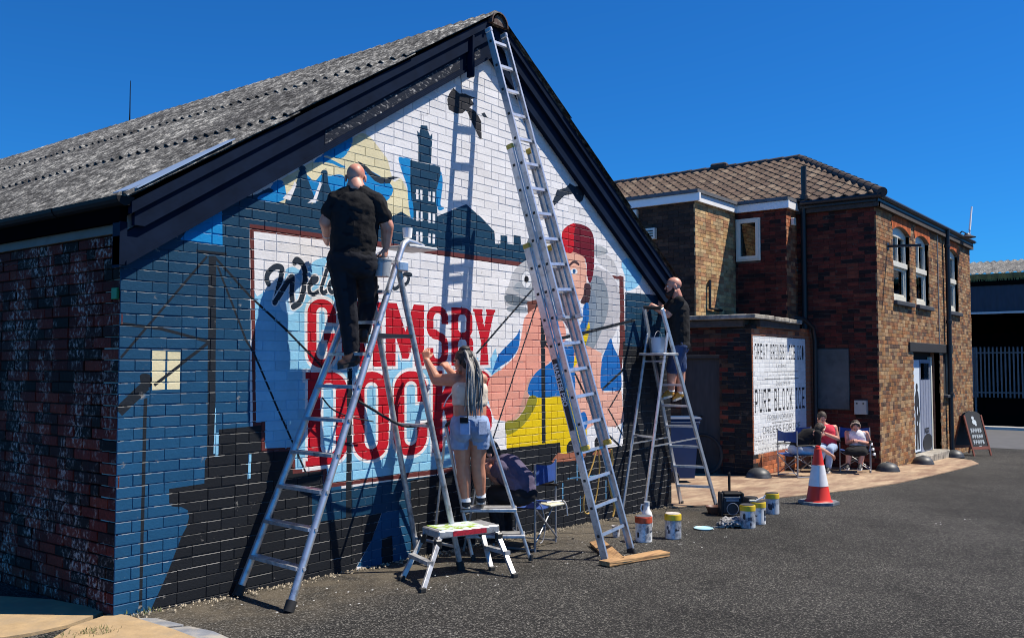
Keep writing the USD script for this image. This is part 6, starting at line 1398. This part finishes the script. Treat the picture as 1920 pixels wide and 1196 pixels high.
cap_ = [ell(T(0, -.022, .038), (.075, .085, .080), Rh), ell(T(0, -.035, .115), (.045, .050, .030), Rh), ell(T(0, -.06, .0), (.062, .05, .08), Rh)]
hp = MB().tm(shirt_crumple(melt(cap_, .012, 4), .007, 40, 2)).build('hair', hairm, wom, smooth=True)
rb_ = random.Random(6)
for k in range(46):
    a0 = rb_.uniform(-1, 1); st = T(a0 * .062, -.070 - .018 * rb_.random(), rb_.uniform(.0, .10)); dr = rb_.uniform(.30, .54); off_x = a0 * .062 + rb_.uniform(-.015, .02)
    bk = hc * 0 + lerp(nk, che, .5) - Fm * (.135 + .02 * rb_.random()); e_ = A(bk[0], bk[1], 0) + Rt_ * (off_x + .01)
    pts = [st, st - Rh[:, 1] * .03 - A(0, 0, .05), A(e_[0], e_[1], st[2] - dr * .45), A(*(e_ + Rt_ * rb_.uniform(-.02, .02) - Fm * .01)[:2], st[2] - dr)]
    MB().path(curve(pts, 5, False), [.0075] * 10 + [.006] * 5 + [.004], 6).build('braid', hairg if rb_.random() < .75 else hairb, hp, smooth=60)
MB().path(curve([lerp(shl, che, .5) - Fm * .09 - Rt_ * .06, j(840, 745, -.02), j(832, 762, -.02)], 4, False), .005, 6).build('tie', white, wom)
MB().path([T(-.07, .02, .012), T(-.066, .085, .012)], .004, 6).path([T(-.064, .088, .012), T(0, .108, .010), T(.064, .088, .012)], .006, 6).build('sunglasses', blackp, wom)
bq = ra[2] + unit(j(831, 677, .42) - ra[2]) * .08; b2 = thing('artist_brush', 'thin black brush in the hand of the woman with braids', 'paint brush', bq); MB().path([bq, bq + A(-.09, .07, -.0)], .004, 6).build('handle', blackp, b2); MB().path([bq + A(-.09, .07, 0), bq + A(-.115, .09, 0)], [.007, .002], 6).build('bristles', hairm, b2)

# --- crouching painter on the near chair
j0_ = J(8.36); j = lambda px, py, d=0.0: j0_(px - 13, py, d); cr = thing('person', 'seated painter with black hair bending forward to the bottom of the wall', 'person', (3.85, -.3, gz(3.8)))
Fm = unit(A(-.35, .94, 0)); R = frame(Fm); Rt_ = R[:, 0]; sk = skin_mat('skin_warm', (.50, .25, .17))
hc = j(929, 850, .10); hip, wai, che, nk = j(990, 925, .02), j(988, 903, .02), j(968, 880, .04), j(946, 868, .07); shl, shr = che - Rt_ * .17 + A(0, 0, .035) + Fm * .03, che + Rt_ * .17 + A(0, 0, .035) + Fm * .03
Rh = frame(unit(A(-.55, .75, -.75))); Hd, T = head_parts(hc, Rh, .92); Rs = np.stack([Rt_, unit(nk - hip), unit(np.cross(Rt_, unit(nk - hip)))], 1)
Rs = np.stack([Rt_, np.cross(unit(nk - hip), Rt_), unit(nk - hip)], 1)
la = [shl, j(942, 884, -.02), j(916, 866, .06)]; ra = [shr, j(950, 905, .25), j(922, 880, .30)]
lleg = [hip - Rt_ * .09, j(940, 925, .05), j(948, 1003, .04)]; rleg = [hip + Rt_ * .09, j(956, 930, .34), j(962, 992, .32)]
P = Hd + limb([T(0, -.02, -.06), nk], [.050, .054]) + torso(hip, wai, che, shl, shr, nk, (.155, .12, .11), (.165, .12, .15), (.165, .14, .11), Rs)
P += limb(la, [.052, .044, .030]) + limb(ra, [.052, .044, .030]) + limb(lleg, [.09, .062, .044]) + limb(rleg, [.09, .062, .044]) + hand(la[2], unit(j(904, 858, .12) - la[2]), A(0, .3, -1), .5, .92) + hand(ra[2], unit(j(908, 868, .4) - ra[2]), A(0, .3, -1), .6, .92)
body = MB().tm(melt(P, .018, 6)).build('body', sk, cr, smooth=True); head_details(body, T, Rh, .92)
sh = torso(hip, wai, che, shl, shr, lerp(nk, che, .1), (.172, .136, .12), (.178, .134, .155), (.178, .15, .10), Rs) + limb([shl, lerp(la[0], la[1], .8)], [.066, .060]) + limb([shr, lerp(ra[0], ra[1], .8)], [.066, .060])
sg_ = build_cloth('tshirt', sh, cloth('grey_purple_tshirt', (.085, .070, .115)), cr, .007, 13, 4, .02, 7)
bp = lerp(che, nk, .25); MB().tm(shirt_crumple(melt([ell(bp + np.cross(Rt_, unit(nk - hip)) * .118 * (-1 if np.cross(Rt_, unit(nk - hip))[2] < 0 else 1), (.09, .05, .014), np.stack([Rt_, unit(nk - hip), np.cross(Rt_, unit(nk - hip))], 1))], .015, 2), .002)).build('blue_print', cloth('blue_print', (.03, .07, .40)), sg_, smooth=True)
build_cloth('trousers', [ell(hip, (.172, .148, .11), R)] + limb(lleg, [.104, .078, .060]) + limb(rleg, [.104, .078, .060]), cloth('black_trousers', (.012, .012, .014)), cr, .007, 13, 4, .02, 3)
MB().tm(shirt_crumple(melt([ell(T(0, -.025, .035), (.086, .098, .092), Rh), ell(T(0, -.075, -.015), (.066, .042, .062), Rh)], .014, 4), .006, 45, 4)).build('hair', mat('black_hair', (.008, .007, .007), .7, var=.3, scale=60), cr, smooth=True)
for l_, tp in ((lleg, j(936, 1012, .15)), (rleg, j(950, 1000, .42))): shoe(l_[2] - A(0, 0, .035), tp, .042, cr, mat('black_trainer', (.014, .014, .016)))

# --- bearded man on the platform ladder
j = J(11.55); be = thing('person', 'bald bearded man in black t-shirt and denim shorts leaning on the platform ladder', 'person', (7.35, -.25, gz(7.3)))
Fm = unit(-RT * .96 + FW * .02); Fm[2] = 0; Fm = unit(Fm); R = frame(Fm); Rt_ = R[:, 0]; sk = skin_mat('skin_pink', (.56, .27, .19))
hc = j(1263, 537, .0); Rh = frame(unit(A(Fm[0], Fm[1], -.05))); Hd, T = head_parts(hc, Rh, 1.0)
nk, che, wai, hip = j(1269, 555), j(1269, 582), j(1270, 620), j(1271, 650); shl, shr = che - Rt_ * .165 + A(0, 0, .10), che + Rt_ * .165 + A(0, 0, .10)
near_, far_ = (shl, shr) if (shl - CAM) @ FW < (shr - CAM) @ FW else (shr, shl)
sdn = -1 if near_ is shl else 1
na = [near_, j(1252, 590, -.16), j(1222, 573, -.12)]; fa = [far_, j(1246, 582, .22), j(1230, 564, .22)]
nl = [hip + Rt_ * sdn * .085, j(1260, 698, -.08), j(1258, 734, -.04)]; fl_ = [hip - Rt_ * sdn * .085, j(1276, 695, .10), j(1276, 738, .12)]
P = Hd + limb([T(0, -.02, -.06), nk], [.064, .070]) + torso(hip, wai, che, shl, shr, nk, (.175, .14, .13), (.19, .14, .165), (.17, .14, .12), R)
P += limb(na, [.056, .046, .033]) + limb(fa, [.056, .046, .033]) + limb([nl[0], nl[1], lerp(nl[1], nl[2], .35), nl[2]], [.095, .060, .058, .04]) + limb([fl_[0], fl_[1], lerp(fl_[1], fl_[2], .35), fl_[2]], [.095, .060, .058, .04])
P += hand(na[2], unit(j(1208, 580, -.10) - na[2]), A(0, 0, -1), .6) + hand(fa[2], unit(j(1222, 557, .22) - fa[2]), A(-.3, -.2, -1), 1.0)
body = MB().tm(melt(P, .018, 6)).build('body', sk, be, smooth=True); head_details(body, T, Rh, 1.0)
bd = [hullpair(T(-.052, .015, -.055), .024, T(-.02, .075, -.098), .026), hullpair(T(.052, .015, -.055), .024, T(.02, .075, -.098), .026), hullpair(T(-.022, .074, -.104), .036, T(.022, .074, -.104), .036), hullpair(T(0, .068, -.125), .034, T(0, .058, -.155), .018), hullpair(T(-.058, .02, -.06), .024, T(-.03, .06, -.11), .032), hullpair(T(.058, .02, -.06), .024, T(.03, .06, -.11), .032), hullpair(T(-.02, .093, -.050), .008, T(.02, .093, -.050), .008), hullpair(T(-.066, .01, -.02), .012, T(-.055, .02, -.06), .02), hullpair(T(.066, .01, -.02), .012, T(.055, .02, -.06), .02)]
MB().tm(shirt_crumple(melt(bd, .010, 4), .004, 60, 2)).build('beard', mat('beard_brown', (.035, .018, .012), .9, var=.4, scale=80), be, smooth=True)
sh = torso(lerp(hip, wai, .1), wai, che, shl, shr, lerp(nk, che, .12), (.198, .158, .13), (.206, .156, .17), (.188, .156, .11), R) + limb([near_, lerp(na[0], na[1], .62)], [.072, .066]) + limb([far_, lerp(fa[0], fa[1], .72)], [.072, .068])
ts = build_cloth('tshirt', sh, blk_shirt, be, .008, 11, 4, .018, 9)
build_cloth('denim_shorts', [ell(hip, (.176, .146, .115), R)] + limb([nl[0], lerp(nl[0], nl[1], .86)], [.112, .086]) + limb([fl_[0], lerp(fl_[0], fl_[1], .86)], [.112, .086]), cloth('dark_denim', (.035, .060, .14), .004, 50), be, .006, 13, 4, .02, 4)
orange = mat('yellow_trainer', (.50, .24, .03), .6, var=.4, scale=30)
shoe(nl[2] - A(0, 0, .035), j(1242, 744, -.06), .044, be, orange, mat('pale_sole', (.6, .58, .54))); shoe(fl_[2] - A(0, 0, .03), j(1262, 748, .10), .044, be, orange, mat('pale_sole', (.6, .58, .54)))
for l_ in (nl, fl_): MB().path([l_[2] - A(0, 0, .0), l_[2] + A(0, 0, .045)], [.046, .045], 12).build('sock', white, be, smooth=50)
bq = fa[2] + unit(j(1222, 557, .22) - fa[2]) * .075; b2 = thing('artist_brush', 'thin pale brush in the hand of the bearded man', 'paint brush', bq); MB().path([bq, bq + Fm * .13 + A(0, 0, .02)], .005, 6).build('handle', white, b2); MB().path([bq + Fm * .13 + A(0, 0, .02), bq + Fm * .155 + A(0, 0, .024)], [.008, .003], 6).build('bristles', hairm, b2)

# --- three people sitting in front of the notice wall
def sitter(label, loc, j, sc, Fm, head, Rhf, hip, wai, che, nk, arms, legs, skin, top, bottom, hair, sleeve, leglen, shoe_m, toes, shw=.165, cap=1.0, skirt=False):
    o = thing('person', label, 'person', loc); R = frame(Fm); Rt_ = R[:, 0]; Rh = frame(Rhf); Hd, T = head_parts(head, Rh, sc); upv = unit(nk - hip); Rs = np.stack([Rt_, np.cross(upv, Rt_), upv], 1)
    shl, shr = che - Rt_ * shw + upv * .07, che + Rt_ * shw + upv * .07
    la, ra = [shl] + arms[0], [shr] + arms[1]; ll, rl = [hip - Rt_ * .085] + legs[0], [hip + Rt_ * .085] + legs[1]
    P = Hd + limb([T(0, -.02, -.06), nk], [.048, .052]) + torso(hip, wai, che, shl, shr, nk, (.145, .11, .11), (.155, .112, .14), (.16, .13, .10), Rs)
    P += limb(la, [.050, .042, .029]) + limb(ra, [.050, .042, .029]) + limb(ll, [.085, .058, .040]) + limb(rl, [.085, .058, .040]) + hand(la[2], unit(la[2] - la[1]), A(0, 0, -1), .7, .9) + hand(ra[2], unit(ra[2] - ra[1]), A(0, 0, -1), .7, .9)
    b = MB().tm(melt(P, .020, 6)).build('body', skin, o, smooth=True); head_details(b, T, Rh, sc)
    sh = torso(hip + upv * .02, wai, che, shl, shr, lerp(nk, che, .2), (.160, .126, .12), (.166, .126, .145), (.168, .142, .09), Rs)
    if sleeve: sh += limb([shl, lerp(la[0], la[1], sleeve)], [.064, .060]) + limb([shr, lerp(ra[0], ra[1], sleeve)], [.064, .060])
    else:
        sh = [m3.Manifold.batch_boolean(sh, m3.OpType.Add) - m3.Manifold.batch_boolean(limb([shl + upv * .10 - Rt_ * .03, shl - upv * .06 - Rt_ * .02], [.062, .06]) + limb([shr + upv * .10 + Rt_ * .03, shr - upv * .06 + Rt_ * .02], [.062, .06]), m3.OpType.Add)]
    build_cloth('top', sh, top, o, .005, 13, 3, .02, 3)
    e = lambda l: [l[0], lerp(l[0], l[1], min(1, leglen))] if leglen <= 1 else [l[0], l[1], lerp(l[1], l[2], leglen - 1)]
    tr = [ell(hip, (.168, .142, .105), R)] + limb(e(ll), [.098, .074, .056][:len(e(ll))]) + limb(e(rl), [.098, .074, .056][:len(e(rl))])
    if skirt: tr.append(m3.Manifold.batch_hull(limb(e(ll), [.10, .08]) + limb(e(rl), [.10, .08])))
    build_cloth('shorts' if leglen <= 1 else 'trousers', tr, bottom, o, .006, 13, 3, .02, 6)
    if hair is not None: MB().tm(shirt_crumple(melt([ell(T(0, -.022, .036), (.084 * cap, .096 * cap, .090 * cap), Rh), ell(T(0, -.075, .0), (.062, .045, .075), Rh)], .014, 4), .007, 40, 4)).build('hair', hair, o, smooth=True)
    for l_, t_ in zip((ll, rl), toes): shoe(l_[2] - A(0, 0, .035), t_, .040, o, shoe_m, mat('pale_sole', (.6, .58, .54)))
    return o, T, Rh
j = J(15.95); skw = skin_mat('skin_warm', (.50, .25, .17)); skp = skin_mat('skin_pink', (.56, .27, .19))
brown = mat('brown_hair', (.035, .022, .015), .7, var=.4, scale=60)
o, T, Rh = sitter('man in black t-shirt and pale jeans bent forward on the chair beside the notice', (12.6, .3, gz(12.6)), j, .95, unit(A(.85, -.5, 0)), j(1537, 806, .0), unit(A(.75, -.15, -.75)), j(1494, 842), j(1499, 829), j(1515, 816), j(1530, 809),
    ([j(1530, 836, .16), j(1552, 848, .12)], [j(1533, 838, -.14), j(1556, 851, -.10)]), ([j(1538, 846, .12), j(1531, 883, .12)], [j(1541, 848, -.08), j(1528, 886, -.10)]), skw, blk_shirt, cloth('pale_jeans', (.48, .54, .62), .004, 50), brown, .75, 1.9, mat('black_trainer', (.014, .014, .016)), [j(1548, 890, .08), j(1540, 892, -.14)])
MB().path([T(-.088, .0, .0), T(-.07, -.0, .09), T(0, .0, .128), T(.07, .0, .09), T(.088, .0, .0)], .012, 8).build('hair_band', mat('pale_band', (.62, .50, .36), .7), o)
j = J(17.05); sitter('woman in pink sleeveless top and jeans facing the man in black', (13.7, .6, gz(13.7)), j, .95, unit(A(-.75, -.65, 0)), j(1541, 784), unit(A(-.7, -.55, -.60)), j(1553, 838), j(1552, 824), j(1550, 808), j(1545, 796),
    ([j(1570, 822, -.05), j(1548, 813, -.22)], [j(1534, 822, .0), j(1540, 815, -.20)]), ([j(1556, 843, -.36), j(1553, 878, -.36)], [j(1536, 842, -.34), j(1534, 876, -.34)]), skp, cloth('pink_top', (.62, .045, .075)), cloth('blue_jeans', (.28, .36, .50), .004, 50), brown, 0, 1.9, mat('black_trainer', (.014, .014, .016)), [j(1550, 884, -.55), j(1530, 882, -.53)])
j = J(17.05); o, T, Rh = sitter('woman in white vest and black shorts with sunglasses pushed up, looking at her hands', (14.4, -.26, gz(14.4)), j, .97, unit(A(-.93, -.36, 0)), j(1604, 800), unit(A(-.75, -.30, -.62)), j(1610, 843), j(1609, 830), j(1607, 819), j(1606, 809),
    ([j(1631, 832, -.02), j(1608, 827, -.24)], [j(1589, 830, .0), j(1600, 826, -.22)]), ([j(1617, 848, -.40), j(1613, 872, -.42)], [j(1592, 847, -.38), j(1590, 871, -.38)]), skp, cloth('white_vest', (.70, .68, .72)), cloth('black_shorts', (.010, .010, .011)), brown, 0, 1.0, mat('black_trainer', (.014, .014, .016)), [j(1611, 879, -.62), j(1587, 878, -.58)], skirt=True)
MB().path([T(-.086, -.0, .03), T(-.066, .02, .10), T(0, .03, .130), T(.066, .02, .10), T(.086, -.0, .03)], .010, 8).build('sunglasses', mat('pale_band', (.62, .50, .36), .7), o)
bagp = j(1628, 838, -.1); o = thing('striped_cloth', 'black and white striped cloth hanging over the chair arm of the woman in white', 'cloth', bagp)
for k in range(7): MB().cbox(bagp + A(.0, -.045 + .0 * k, .10 - k * .045) + RT * .012 * k, (.10, .03, .044), .006).build('stripe', white if k % 2 else blackp, o)
